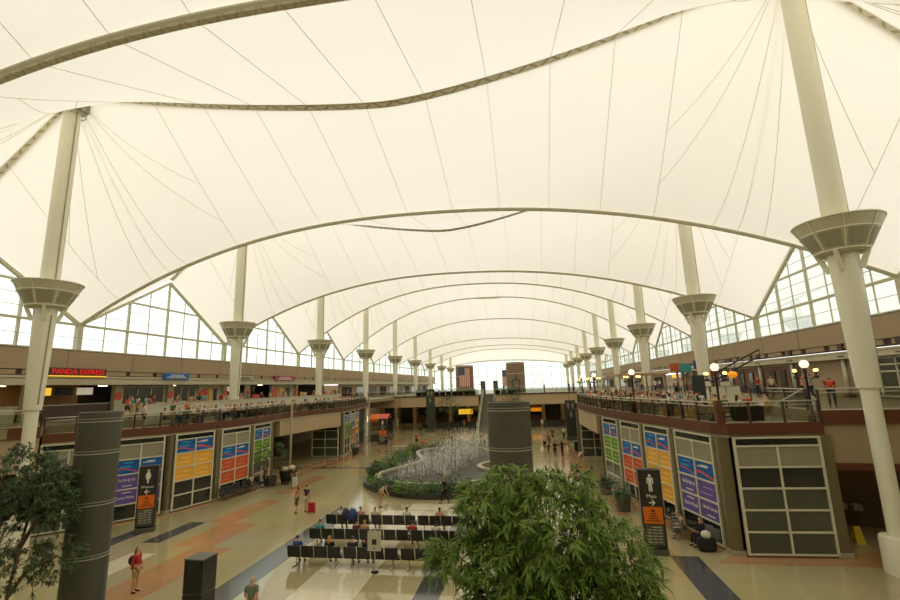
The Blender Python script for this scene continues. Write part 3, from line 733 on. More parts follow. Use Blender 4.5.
MB().box((1.4, 96, 2.7), (2.1, .2, .7)).build('light_box', mat('amber_sign', (240, 150, 30), .5, emit=(250, 150, 20), es=.6), o); MB().box((1.4, 96, 4.4), (.1, .1, 2.7)).build('hanger', M_BLACK, o)
for x0, x1, l in ((-17.8, -9.4, 'long dark planter wall under the far bridge left of the escalator'), (0.4, 6.4, 'long dark planter wall under the far bridge on the right')):
    o = empty('planter', ((x0 + x1) / 2, 90, 0), 0, l, 'planter')
    MB().box(((x0 + x1) / 2, 90, .5), (x1 - x0, 1.4, 1.0)).build('wall', M_PLANTER, o, bevel=.05); MB().box(((x0 + x1) / 2, 90, 1.02), (x1 - x0 - .2, 1.2, .06)).build('soil', M_SOIL, o)
# escalator
es = empty('escalator', (-7.5, 79, 0), 0, 'escalator rising to the far bridge between two dark posts', 'escalator')
A, B = Vector((-7.5, 79.0, 0)), Vector((-7.5, 91, MAIN))
M_ESD = mat('escalator_steps', (112, 108, 92), .6)
m = MB()
for i in range(24):
    p = A + (B - A) * ((i + .5) / 24); m.box((p.x, p.y, p.z - .1), (2.0, .52, .3))
m.build('step', M_ESD, es)
for s in (-1, 1):
    m = MB(); x = -7.5 + s * 1.22
    m.add([(x - .2, A.y, -0.05), (x + .16, A.y, -.05), (x + .16, B.y, B.z - .5), (x - .16, B.y, B.z - .5), (x - .16, A.y, .95), (x + .16, A.y, .95), (x + .16, B.y, B.z + .95), (x - .16, B.y, B.z + .95)],
          [(0, 3, 2, 1), (4, 5, 6, 7), (0, 1, 5, 4), (1, 2, 6, 5), (2, 3, 7, 6), (3, 0, 4, 7)])
    m.build('balustrade', M_TRIMW, es)
    MB().tube([(x, A.y - .4, .6), (x, A.y - .1, 1.02), (x, B.y, B.z + 1.02), (x, B.y + .5, B.z + .6)], .07, 6).build('handrail', M_BLACK, es)
for x, l in ((-8.75, 'dark upright post at the left of the escalator top'), (-6.25, 'dark upright post at the right of the escalator top')):
    o = empty('information_post', (x, 92.4, MAIN), 0, l, 'post', 'dark posts at the escalator top')
    MB().box((x, 92.4, MAIN + 1.2), (.95, .35, 2.6)).build('panel', M_DGREY, o, bevel=.04); MB().box((x, 92.4, MAIN + .06), (.9, .5, .12)).build('base', M_BLACK, o)
# the two brown lift towers on the far plaza
def tower(x, y, w, h, l):
    o = empty('lift_tower', (x, y, MAIN), 0, l, 'tower', 'brown rounded towers on the far plaza')
    mm = mat('tower_brown', (132, 110, 86), .55, var=.04)
    a = MB().lathe((x, y, MAIN), [(w / 2, 0), (w / 2, h), (w / 2 - .15, h + .12), (.1, h + .2)], 40, 1, .7); smooth_angle(a.build('shell', mm, o))
    for z in (.2, .62, .97): smooth_angle(MB().lathe((x, y, MAIN + h * z), [(w / 2 + .03, 0), (w / 2 + .03, .1), (w / 2 - .1, .11)], 40, 1, .7).build('seam_ring', M_COLLAR, o))
tower(-13.4, 100, 3.9, 5.9, 'brown rounded tower with a large flag hanging on it'); tower(-2.4, 100, 3.9, 6.2, 'brown rounded tower right of the escalator, with a lantern in front')
M_FR = mat('flag_red', (176, 60, 50), .7); M_FB = mat('flag_blue', (50, 56, 92), .7); M_FW = mat('flag_white', (222, 214, 196), .7)
def flag(x, y, zt, w, h, l, pole=False):
    o = empty('flag', (x, y, zt), 0, l, 'flag')
    for i in range(13):    # hung vertically: stripes run down, canton at the upper left
        a = x - w / 2 + w * i / 13
        hh = h if i >= 7 else h * .62
        MB().box((a + w / 26, y, zt - (h - hh) - hh / 2), (w / 13, .05, hh)).build('stripe', M_FR if i % 2 == 0 else M_FW, o)
    c = MB().box((x - w / 2 + w * 3.5 / 13, y, zt - h * .19), (w * 7 / 13, .05, h * .38)).build('canton', M_FB, o)
    s = MB()
    for r in range(9):
        for q in range(6 if r % 2 == 0 else 5):
            cx = x - w / 2 + w * 7 / 13 * ((q + (.5 if r % 2 == 0 else 1)) / 6); cz = zt - h * .38 * (r + .5) / 9
            s.add([(cx + (.05 if t % 2 == 0 else .02) * math.sin(t * PI / 5), y - .032, cz + (.05 if t % 2 == 0 else .02) * math.cos(t * PI / 5)) for t in range(10)], [tuple(reversed(range(10)))])
    s.build('stars', M_FW, c)
    MB().tube([(x - w / 2 - .1, y, zt + .05), (x + w / 2 + .1, y, zt + .05)], .04, 6).build('hanging_rod', M_BLACK, o)
flag(-13.2, 98.4, 11.55, 2.5, 3.9, 'large striped flag hanging on the left brown tower')
flag(-4.9, 112, 11.2, 2.0, 3.9, 'smaller striped flag hanging beside the right brown tower')
# lantern on the right tower
o = empty('lantern', (-2.3, 96.2, MAIN), 0, 'black lantern frame standing before the right brown tower', 'lantern')
MB().box((-2.3, 96.2, MAIN + .6), (1.5, .5, 1.2)).build('base', M_BLACK, o, bevel=.05)
for s in (-1, 1): MB().box((-2.3 + s * .7, 96.2, MAIN + 1.8), (.14, .14, 1.4)).build('post', M_BLACK, o)
MB().lathe((-2.3, 96.2, MAIN + 2.4), [(1.0, 0), (.85, .2), (.25, .7), (.12, 1.0), (.02, 1.3)], 12).build('roof', M_BLACK, o)
# planters along the bridge edge
# ------------------------------------------------------------------ tall grey pylons and the granite box
def pylon(x, y, r, h, rz, l, seams):
    o = empty('ventilation_pylon', (x, y, 0), 0, l, 'pylon', 'tall dark grey rounded pylons')
    smooth_angle(MB().lathe((x, y, 0), [(r, 0), (r, h - .30), (r - .02, h - .29), (r - .02, h - .25), (r, h - .24), (r, h), (r - .08, h + .01), (r - .1, h - .15), (.05, h - .15)], 56, 1, .8, rz).build('shell', M_DGREY, o))
    for z in seams:
        smooth_angle(MB().lathe((x, y, z), [(r - .03, 0), (r + .014, .0), (r + .014, .035), (r - .03, .035)], 56, 1, .8, rz).build('seam_ring', M_STEEL, o))
        smooth_angle(MB().lathe((x, y, z + .1), [(r - .03, 0), (r + .012, .0), (r + .012, .02), (r - .03, .02)], 56, 1, .8, rz).build('seam_ring', M_STEEL, o))
    MB().lathe((x, y, 0), [(r + .12, 0), (r + .12, .25), (r, .3)], 56, 1, .8, rz).build('plinth', M_GRAN, o)
pylon(-14.85, 14.3, .65, 7.3, .5, 'tall dark grey pylon in the left foreground, crossing the terrace railing', (.95, 2.6, 4.25, 5.9, 6.96))
pylon(-.8, 18.6, .83, 7.13, 0, 'tall dark grey pylon in the middle, rising behind the big ficus', (.55, 2.15, 3.75, 5.33, 6.8))
o = empty('granite_pillar', (-11.85, 16.0, 0), 0, 'square black granite pillar at the bottom edge, near the bald man', 'pillar')
MB().box((-11.85, 16.0, 1.55), (.76, .72, 1.1), -.05).build('upper_block', M_GRAN, o, bevel=.02)
MB().box((-11.85, 16.0, .5), (.76, .72, .96), -.05).build('lower_block', M_GRAN, o, bevel=.02); MB().box((-11.85, 16.0, .985), (.7, .66, .04), -.05).build('joint', M_STEEL, o)
MB().box((-11.85, 16.0, 2.11), (.78, .74, .04), -.05).build('cap', M_DGREY, o)
# ------------------------------------------------------------------ sign pillars
def icon(mb, M, woman):
    def disc(cx, cy, r): mb.add([M @ Vector((cx + r * math.cos(i * PI / 8), cy + r * math.sin(i * PI / 8), .0)) for i in range(16)], [tuple(range(16))])
    disc(0, .37, .07)
    if woman: P = [(-.08, .28), (.08, .28), (.16, .02), (.12, 0), (.08, .12), (.13, -.12), (.05, -.12), (.05, -.36), (-.05, -.36), (-.05, -.12), (-.13, -.12), (-.08, .12), (-.12, 0), (-.16, .02)]
    else: P = [(-.14, .28), (.14, .28), (.16, .0), (.11, 0), (.10, .18), (.08, .18), (.08, -.36), (.01, -.36), (.01, -.06), (-.01, -.06), (-.01, -.36), (-.08, -.36), (-.08, .18), (-.10, .18), (-.11, 0), (-.16, 0)]
    bmm = [M @ Vector((a, b, 0)) for a, b in P]
    mb.add(bmm, [tuple(reversed(range(len(P))))])
def totem(x, y, rz, H, woman, l, W=.98, D=.5):
    o = empty('sign_pillar', (x, y, 0), rz, l, 'sign')
    R = Matrix.Translation((x, y, 0)) @ Matrix.Rotation(rz, 4, 'Z')
    MB().box((0, 0, H / 2 + .15), (W, D, H - .3), M=R).build('body', mat('totem_dark', (50, 48, 40), .4), o, bevel=.03)
    MB().box((0, 0, .12), (W + .06, D + .06, .24), M=R).build('base', M_DGREY, o, bevel=.02)
    F = R @ Matrix.Translation((0, -D / 2 - .012, 0)) @ Matrix.Rotation(PI / 2, 4, 'X')
    k = H / 3.7
    m = MB(); icon(m, F @ Matrix.Translation((0, H - .62 * k, .002)) @ Matrix.Scale(k * .95, 4), woman)
    m.build('person_symbol', M_WHITE, o)
    text(MB(), 'Women' if woman else 'Men', (.2 if woman else .25) * k, F @ Matrix.Translation((0, H - 1.18 * k, 0)), .004).build('lettering', M_WHITE, o)
    m = MB(); s = -1 if woman else 1
    m.box((0, H - 1.45 * k, .003), (.26 * k, .05 * k, .01), M=F)
    for q in (-1, 1):
        m.add([F @ Vector(p) for p in ((s * .15 * k, H - 1.45 * k, .008), (s * .02 * k, H - 1.45 * k + q * .13 * k, .008), (-s * .03 * k, H - 1.45 * k + q * .13 * k, .008), (s * .07 * k, H - 1.45 * k, .008))], [(0, 1, 2, 3) if q * s > 0 else (3, 2, 1, 0)])
    m.build('arrow', M_WHITE, o)
    op = MB().box((0, H - 2.0 * k, 0), (W * .84, .72 * k, .03), M=F).build('orange_plate', M_SIGNO, o)
    m = MB()
    m.add([F @ Vector(p) for p in ((-.09, H - 1.84 * k, .02), (.09, H - 1.84 * k, .02), (0, H - 1.70 * k, .02))], [(0, 1, 2)])
    for i, wd in enumerate((.22, .34, .42, .6)): m.box((0, H - (1.93 + i * .1) * k, .018), (wd * W, .035 * k, .01), M=F)
    m.build('lettering', mat('ink_dark', (60, 40, 20), .6), op)
    dp = MB().box((0, H - 2.85 * k, 0), (W * .78, .85 * k, .02), M=F).build('directory_panel', M_DIR, o)
    m = MB(); m.box((.1, H - 2.5 * k, .014), (W * .4, .03, .01), M=F)
    for i in range(5):
        for c in (-1, 0, 1): m.box((c * W * .23, H - (2.62 + i * .13) * k, .014), (W * .16, .03 * k, .008), M=F)
    m.build('lettering', M_COLLAR, dp)
totem(-22.6, 25.4, .55, 3.7, True, 'dark sign pillar with a woman symbol and left arrow')
totem(5.35, 23.9, -.08, 3.7, False, 'dark sign pillar with a man symbol and right arrow')
totem(-20.6, 64.5, .2, 3.6, True, 'small distant sign pillar with an orange plate near the awning kiosk', 1.2, .6)
# taller distant sign columns
def signcol(x, y, h, l, w=1.5):
    o = empty('sign_column', (x, y, 0), 0, l, 'sign', 'tall dark sign columns')
    MB().box((x, y, h / 2 + .2), (w, .6, h - .4)).build('body', mat('column_green', (52, 56, 44), .4), o, bevel=.04); MB().box((x, y, .3), (w + .2, .8, .6)).build('base', M_DGREY, o)
    F = face_frame((x, y - .32, 0), (1, 0))
    for z in (h - .8, h - 2.0):
        m = MB()
        icon(m, F @ Matrix.Translation((0 if z < h - 1 else -.3, z, 0)) @ Matrix.Scale(1.2, 4), z < h - 1)
        if z > h - 1: icon(m, F @ Matrix.Translation((.3, z, 0)) @ Matrix.Scale(1.2, 4), False)
        m.build('symbol', M_GREYP, o)
signcol(-17.2, 81.5, 7.4, 'tall dark sign column before the far bridge on the left', 1.5)
signcol(5.7, 67.5, 5.4, 'tall dark sign column near the far end of the right terrace', 1.35)
o = empty('litter_bin', (3.9, 55.0, 0), 0, 'black square litter bin on the floor below the far right terrace', 'bin')
MB().box((5.3, 57.0, .5), (.7, .7, 1.0)).build('body', M_BLACK, o, bevel=.04); MB().box((5.3, 57.0, 1.04), (.75, .75, .08)).build('lid', M_DGREY, o)

# glowing discs added to brighten the bridge underside, the passages and the shops
def fill_disc(x, y, z, l, g, r=.35, st=9):
    o = empty('fill_light', (x, y, z), 0, l, 'fill light', g)
    MB().lathe((x, y, z), [(r + .06, 0), (r + .06, .05), (r, .05)], 16).build('ring', M_STEEL, o)
    MB().lathe((x, y, z - .03), [(r - .02, 0), (r, .02)], 16).build('lens', mat('fill_glow_%d' % st, (255, 236, 200), .5, emit=(255, 226, 176), es=st), o)
for i in range(10): fill_disc(-30 + i * 4.6, 96, 5.62, 'round fill light added on the underside of the far bridge', 'fill lights added under the far bridge', .5, 14)
for x, y in ((-30, 47), (-27, 51), (-33, 52)): fill_disc(x, y, 5.55, 'round fill light added in the dark passage on the left', 'fill lights added in the left passage', .35, 9)
for x, y in ((10, 46), (14, 50), (16.5, 26.2)): fill_disc(x, y, 5.16 if x < 13 else 5.56, 'round fill light added in the passage on the right', 'fill lights added in the right passage', .35, 9)
for i in range(7): fill_disc(-38.6, 20 + i * 8.5, 8.84, 'round fill light added inside the left food counters', 'fill lights added in the left food counters', .35, 14)
for i in range(5): fill_disc(25.4, 30 + i * 11, 8.84, 'round fill light added inside the right shops', 'fill lights added in the right shops', .35, 9)
# ------------------------------------------------------------------ upper level shops on both sides
M_CREAMW = mat('cream_wall', (188, 180, 150), .6); M_KITCH = mat('kitchen_wall', (150, 116, 72), .6, var=.3, scale=1.5)
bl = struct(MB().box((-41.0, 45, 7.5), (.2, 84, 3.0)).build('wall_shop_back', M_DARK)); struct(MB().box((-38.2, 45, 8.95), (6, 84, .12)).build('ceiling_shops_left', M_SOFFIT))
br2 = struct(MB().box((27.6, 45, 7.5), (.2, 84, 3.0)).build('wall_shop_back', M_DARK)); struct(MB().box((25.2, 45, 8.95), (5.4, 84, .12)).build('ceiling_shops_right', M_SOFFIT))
def shop(y0, y1, side, kind, l, sign=None):
    X = -36.6 if side < 0 else 23.4; s = side
    o = empty('food_counter', (X, (y0 + y1) / 2, MAIN), 0, l, 'shop', 'shops along the upper walkway, ' + ('left' if side < 0 else 'right'))
    ym, L = (y0 + y1) / 2, y1 - y0
    MB().box((X, y0 + .35, 7.5), (.4, .7, 2.75)).build('pier', M_CREAMW, o)
    if kind in ('kitchen', 'counter'):
        MB().box((X + s * 3.6, ym, 7.5), (.1, L - .2, 2.7)).build('back_wall', M_KITCH if kind == 'kitchen' else M_CREAMW, o)
        MB().box((X + s * .4, ym + .3, 6.7), (.7, L - 1.2, 1.1)).build('counter', M_CREAMW if kind == 'counter' else M_BROWND, o)
        MB().box((X + s * .4, ym + .3, 7.28), (.85, L - 1.1, .06)).build('counter_top', M_STEEL, o)
        MB().box((X + s * 2.4, ym + .2, 6.8), (.8, L - 2, 1.0)).build('stove', M_STEEL, o)
        n = 3
        for i in range(n):
            yy = y0 + 1.2 + (L - 2.2) * (i + .5) / n
            MB().box((X + s * .9, yy, 8.35), (.12, (L - 2.4) / n * .8, .6)).build('menu_board', [M_YNEON, M_BLACK, mat('menu_white', (220, 214, 190), .5, emit=(240, 230, 200), es=.35), M_KITCH][(i + int(y0)) % 4 if kind == 'kitchen' else (i + 1) % 3], o)
    elif kind == 'window':
        MB().box((X + s * .1, ym + .35, 7.9), (.08, L - 1.4, 1.5)).build('pane', M_GGLASS, o)
        f = MB()
        for z in (7.1, 8.7): f.box((X + s * .05, ym + .35, z), (.12, L - 1.3, .08))
        for i in range(4): f.box((X + s * .05, y0 + 1.0 + (L - 1.3) * i / 3, 7.9), (.12, .08, 1.7))
        f.build('frame', M_FRAME, o)
        MB().box((X + s * .1, ym + .35, 6.6), (.2, L - .7, .95)).build('wainscot', M_CREAMW, o)
    elif kind == 'poster':
        MB().box((X + s * .2, ym + .35, 7.5), (.1, L - .7, 2.7)).build('back_wall', M_CREAMW, o)
        for i, c in enumerate((M_RED, M_YEL, M_BLACK)):
            MB().box((X + s * .1, y0 + 1.4 + i * (L - 1.6) / 3, 7.6), (.06, (L - 1.8) / 3 * .7, 1.6)).build('poster', c, o)
    elif kind == 'dark':
        MB().box((X + s * 2.4, ym, 7.5), (.1, L - .2, 2.7)).build('back_wall', M_DARK, o)
        MB().box((X + s * .5, ym + .3, 6.6), (.8, L - 1.6, .9)).build('counter', M_WOOD, o)
        MB().box((X + s * .5, ym, 7.3), (.4, 1.6, .5)).build('display_case', M_RED, o)
    pl = MB().lathe((0, 0, 0), [(.38, -.02), (.38, .02), (.3, .03)], 16).build('round_plaque', M_RED); local(pl, o, Matrix.Translation((-s * .23, -L / 2 + .35, 1.7)) @ Matrix.Rotation(PI / 2 * (1 if s < 0 else -1), 4, 'Y'))
    return o
for y0, y1, kd, l in ((17, 24, 'counter', 'food counter left of the nearest left mast'), (24, 28.6, 'counter', 'food counter hidden partly by the nearest left mast'),
                      (28.6, 36.2, 'kitchen', 'open kitchen counter below the red lit sign'), (36.2, 42.4, 'window', 'cream shop front with a dark window right of the kitchen'),
                      (42.4, 47, 'window', 'cream shop front with windows, left of the second left mast'), (47, 51.2, 'poster', 'shop front with colourful posters left of the second left mast'),
                      (51.2, 56, 'counter', 'pale counter right of the second left mast'), (56, 62, 'dark', 'dim shop with wooden counter before the third left mast'),
                      (62, 69, 'poster', 'shop wall with slanted warm coloured boards by the third left mast'), (69, 77, 'dark', 'dark shop with red display past the third left mast'),
                      (77, 85, 'dark', 'dark shop just before the far bridge, left')):
    shop(y0, y1, -1, kd, l)
def sign(name, X, s, y0, y1, z, h, back, txt, ink, l, curved=False):
    o = empty(name, (X, (y0 + y1) / 2, z), 0, l, 'sign')
    MB().box((X, (y0 + y1) / 2, z), (.16, y1 - y0, h)).build('backing', back, o, bevel=.02)
    u = (0, -s) if s > 0 else (0, 1)
    F = face_frame((X - s * .1, (y0 + y1) / 2, z), u)
    if txt:
        m = MB(); text(m, txt, h * .95, F, .03, squeeze=(y1 - y0) * .96 / (len(txt) * h * .95 * .60)); m.build('lettering', ink, o)
    else:
        m = MB()
        for i in range(3): m.box((0, h * .22 - i * h * .22, .01), ((y1 - y0) * (.5 + .15 * i), h * .09, .02), M=F)
        m.build('lettering', ink, o)
    return o, F
o, F = sign('shop_sign', -35.0, -1, 28.9, 33.7, 9.80, .62, M_BROWND, 'PANDA EXPRESS', M_NEON, 'long red lit shop sign with a yellow line beneath, upper left')
MB().box((0, -.32, .02), (4.8, .07, .05), M=F).build('yellow_line', M_YNEON, o)
sign('shop_sign', -35.0, -1, 40.0, 43.4, 9.62, .62, M_BLUE, None, M_WHITE, 'blue and white oval shop sign on the left band')
sign('shop_sign', -35.0, -1, 51.6, 54.9, 9.62, .5, M_SOFFIT, None, M_BLACK, 'pale shop sign on the left band right of the second mast')
sign('shop_sign', -35.0, -1, 60.2, 65.8, 9.68, .7, mat('sign_plum', (150, 40, 66), .5), None, M_WHITE, 'plum red shop sign on the left band before the third mast')
# right side: beige wall, timber fronts with dark doors, silver columns
struct(MB().box((23.35, 38, 7.55), (.2, 12.4, 2.8)).build('wall_upper_right', M_BEIGE))
for y0, y1, l in ((24, 31, 'glazed shop front right of the nearest right mast'), (31.9, 36.6, 'pale framed shop window left of the nearest right mast')):
    o = empty('shop_window', (23.7, (y0 + y1) / 2, MAIN), 0, l, 'window')
    MB().box((23.2, (y0 + y1) / 2, 7.6), (.06, y1 - y0, 2.4)).build('pane', M_GGLASS, o)
    f = MB()
    for z in (6.3, 7.9, 8.35, 8.8): f.box((23.12, (y0 + y1) / 2, z), (.1, y1 - y0, .1))
    for i in range(4): f.box((23.12, y0 + (y1 - y0) * i / 3, 7.55), (.1, .1, 2.6))
    f.build('frame', M_FRAME, o)
for i, (y0, y1) in enumerate(((44.4, 50.0), (50.0, 56.6), (56.6, 66))):
    o = empty('timber_shop_front', (23.9, (y0 + y1) / 2, MAIN), 0, ['timber shop front with doors between the second and nearest right mast', 'timber shop front just right of the second right mast', 'timber shop front hidden partly by the second right mast'][i], 'shop', 'timber fronts on the right')
    MB().box((23.4, (y0 + y1) / 2, 7.55), (.2, y1 - y0, 2.7)).build('wall', M_WOOD, o)
    for q in range(3):
        yy = y0 + (q + .6) * (y1 - y0) / 3.2
        d = MB().box((23.27, yy, 7.25), (.08, 1.0, 2.2)).build('door', M_BLACK, o)
        MB().box((23.22, yy, 7.45), (.02, .7, 1.5)).build('door_pane', M_GGLASS, d)
    MB().box((23.25, (y0 + y1) / 2, 8.75), (.3, y1 - y0, .12)).build('cornice', M_SOFFIT, o)
for i, y in enumerate((26.5, 32.3, 37.8, 44.5, 50.2, 56.7, 63.0, 69.5, 76)):
    o = empty('silver_column', (22.8, y, MAIN), 0, f'{ORD[i]} slanted silver column on the right upper wall, counted from the right edge', 'column', 'silver columns on the right')
    MB().lathe((22.8, y, MAIN), [(.17, 0), (.17, 2.75)], 14).build('shaft', M_STEEL, o, smooth=True)
    MB().box((22.8, y, MAIN + 2.85), (.5, .5, .2)).build('bracket', M_BROWND, o); MB().box((22.8, y, MAIN + .1), (.5, .5, .2)).build('foot', M_BROWND, o)
    MB().box((22.78, y, 9.74), (.2, .5, .5)).build('band_block', M_BROWND, o)
shop(66, 75, 1, 'dark', 'dim shop on the right beyond the timber fronts'); shop(75, 85, 1, 'counter', 'pale counter shop on the right just before the far bridge')
# far plaza side walls
for s, X in ((-1, -36.4), (1, 23.8)):
    wll = struct(MB().box((X, 132, 7.6), (.2, 92, 3.0)).build('wall_far_left' if s < 0 else 'wall_far_right', M_BEIGE))
    for i in range(11):
        MB().box((X - s * .12, 90 + i * 8, 7.3), (.1, 5.2, 2.0)).build('opening', [M_DARK, M_GGLASS, M_BROWND][i % 3], wll)
# beige wedge wall left of nearest mast
struct(MB().prism([(-60, -16), (-46, -16), (-46, 178), (-60, 178)], 0, 8.9).build('wall_outer_left', M_BEIGE)); struct(MB().prism([(34, -16), (44, -16), (44, 178), (34, 178)], 0, 8.9).build('wall_outer_right', M_BEIGE))
struct(MB().box((XC, -16.2, 13), (108, .3, 26)).build('wall_back', M_SOFFIT))
struct(MB().box((XC, -8.4, 6.0), (79, 15.4, .3)).build('floor_near_bridge', M_DECK))

# ------------------------------------------------------------------ people
def skin_mesh(name, verts, edges, radii, sub=1, roots=(0,)):
    me = bpy.data.meshes.new(name); bm = bmesh.new(); ly = bm.verts.layers.skin.verify()
    vs = []
    for i, (p, r) in enumerate(zip(verts, radii)):
        v = bm.verts.new(p); v[ly].radius = (r, r) if not isinstance(r, tuple) else r; v[ly].use_root = i in roots; vs.append(v)
    for a, b in edges: bm.edges.new((vs[a], vs[b]))
    bm.to_mesh(me); bm.free()
    o = bpy.data.objects.new('tmp', me); C.objects.link(o)
    sk = o.modifiers.new('s', 'SKIN'); sk.use_smooth_shade = True
    ss = o.modifiers.new('u', 'SUBSURF'); ss.levels = sub; ss.render_levels = sub
    dg = bpy.context.evaluated_depsgraph_get(); out = bpy.data.meshes.new_from_object(o.evaluated_get(dg))
    bpy.data.objects.remove(o); bpy.data.meshes.remove(me); out.name = name
    out.polygons.foreach_set('use_smooth', [True] * len(out.polygons))
    return out
def joints(pose):
    J = dict(pel=(0, 0, .95), sp=(0, 0, 1.13), ch=(0, -.01, 1.32), nk=(0, 0, 1.47), h0=(0, -.015, 1.55), h1=(0, -.02, 1.62), h2=(0, -.01, 1.69))
    for s, n in ((-1, 'l'), (1, 'r')):
        J['sh' + n] = (s * .17, 0, 1.40); J['el' + n] = (s * .235, .03, 1.13); J['wr' + n] = (s * .24, -.06, .90); J['ha' + n] = (s * .235, -.09, .83)
        J['hi' + n] = (s * .095, 0, .90); J['kn' + n] = (s * .105, -.015, .50); J['an' + n] = (s * .11, .03, .09); J['to' + n] = (s * .125, -.15, .035)
    if pose == 'walk':
        J['knl'] = (-.10, -.16, .51); J['anl'] = (-.10, -.22, .11); J['tol'] = (-.11, -.40, .06)
        J['knr'] = (.10, .06, .49); J['anr'] = (.11, .28, .14); J['tor'] = (.12, .14, .035)
        J['ell'] = (-.24, .12, 1.15); J['wrl'] = (-.25, .10, .92); J['hal'] = (-.25, .07, .85)
        J['elr'] = (.24, -.06, 1.13); J['wrr'] = (.22, -.22, .97); J['har'] = (.21, -.28, .93)
    if pose == 'arms':     # arms bent holding something at the waist
        for s, n in ((-1, 'l'), (1, 'r')):
            J['el' + n] = (s * .24, -.02, 1.12); J['wr' + n] = (s * .12, -.24, 1.12); J['ha' + n] = (s * .06, -.28, 1.14)
    if pose == 'bend':
        J['sp'] = (0, -.08, 1.12); J['ch'] = (0, -.25, 1.26); J['nk'] = (0, -.38, 1.33); J['h0'] = (0, -.45, 1.35); J['h1'] = (0, -.51, 1.38); J['h2'] = (0, -.56, 1.43)
        for s, n in ((-1, 'l'), (1, 'r')):
            J['sh' + n] = (s * .17, -.32, 1.28); J['el' + n] = (s * .2, -.40, 1.0); J['wr' + n] = (s * .14, -.55, .85); J['ha' + n] = (s * .1, -.6, .8)
    if pose in ('sit', 'sit_lean'):
        d = -.46
        for k in ('pel', 'sp', 'ch', 'nk', 'h0', 'h1', 'h2'): J[k] = (J[k][0], J[k][1] + .02, J[k][2] + d + .03)
        for s, n in ((-1, 'l'), (1, 'r')):
            J['sh' + n] = (s * .17, .02, 1.40 + d + .03); J['el' + n] = (s * .23, -.05, 1.15 + d); J['wr' + n] = (s * .14, -.28, 1.12 + d); J['ha' + n] = (s * .08, -.34, 1.14 + d)
            J['hi' + n] = (s * .10, -.02, .50); J['kn' + n] = (s * .13, -.44, .50); J['an' + n] = (s * .13, -.42, .09); J['to' + n] = (s * .14, -.60, .035)
        if pose == 'sit_lean':
            for k, dy in (('sp', -.05), ('ch', -.14), ('nk', -.22), ('h0', -.27), ('h1', -.31), ('h2', -.33)): J[k] = (J[k][0], J[k][1] + dy, J[k][2] - .02)
            for n in 'lr':
                J['sh' + n] = (J['sh' + n][0], -.16, J['sh' + n][2] - .02)
    return J
def lerp(a, b, t): return tuple(a[i] + (b[i] - a[i]) * t for i in range(3))
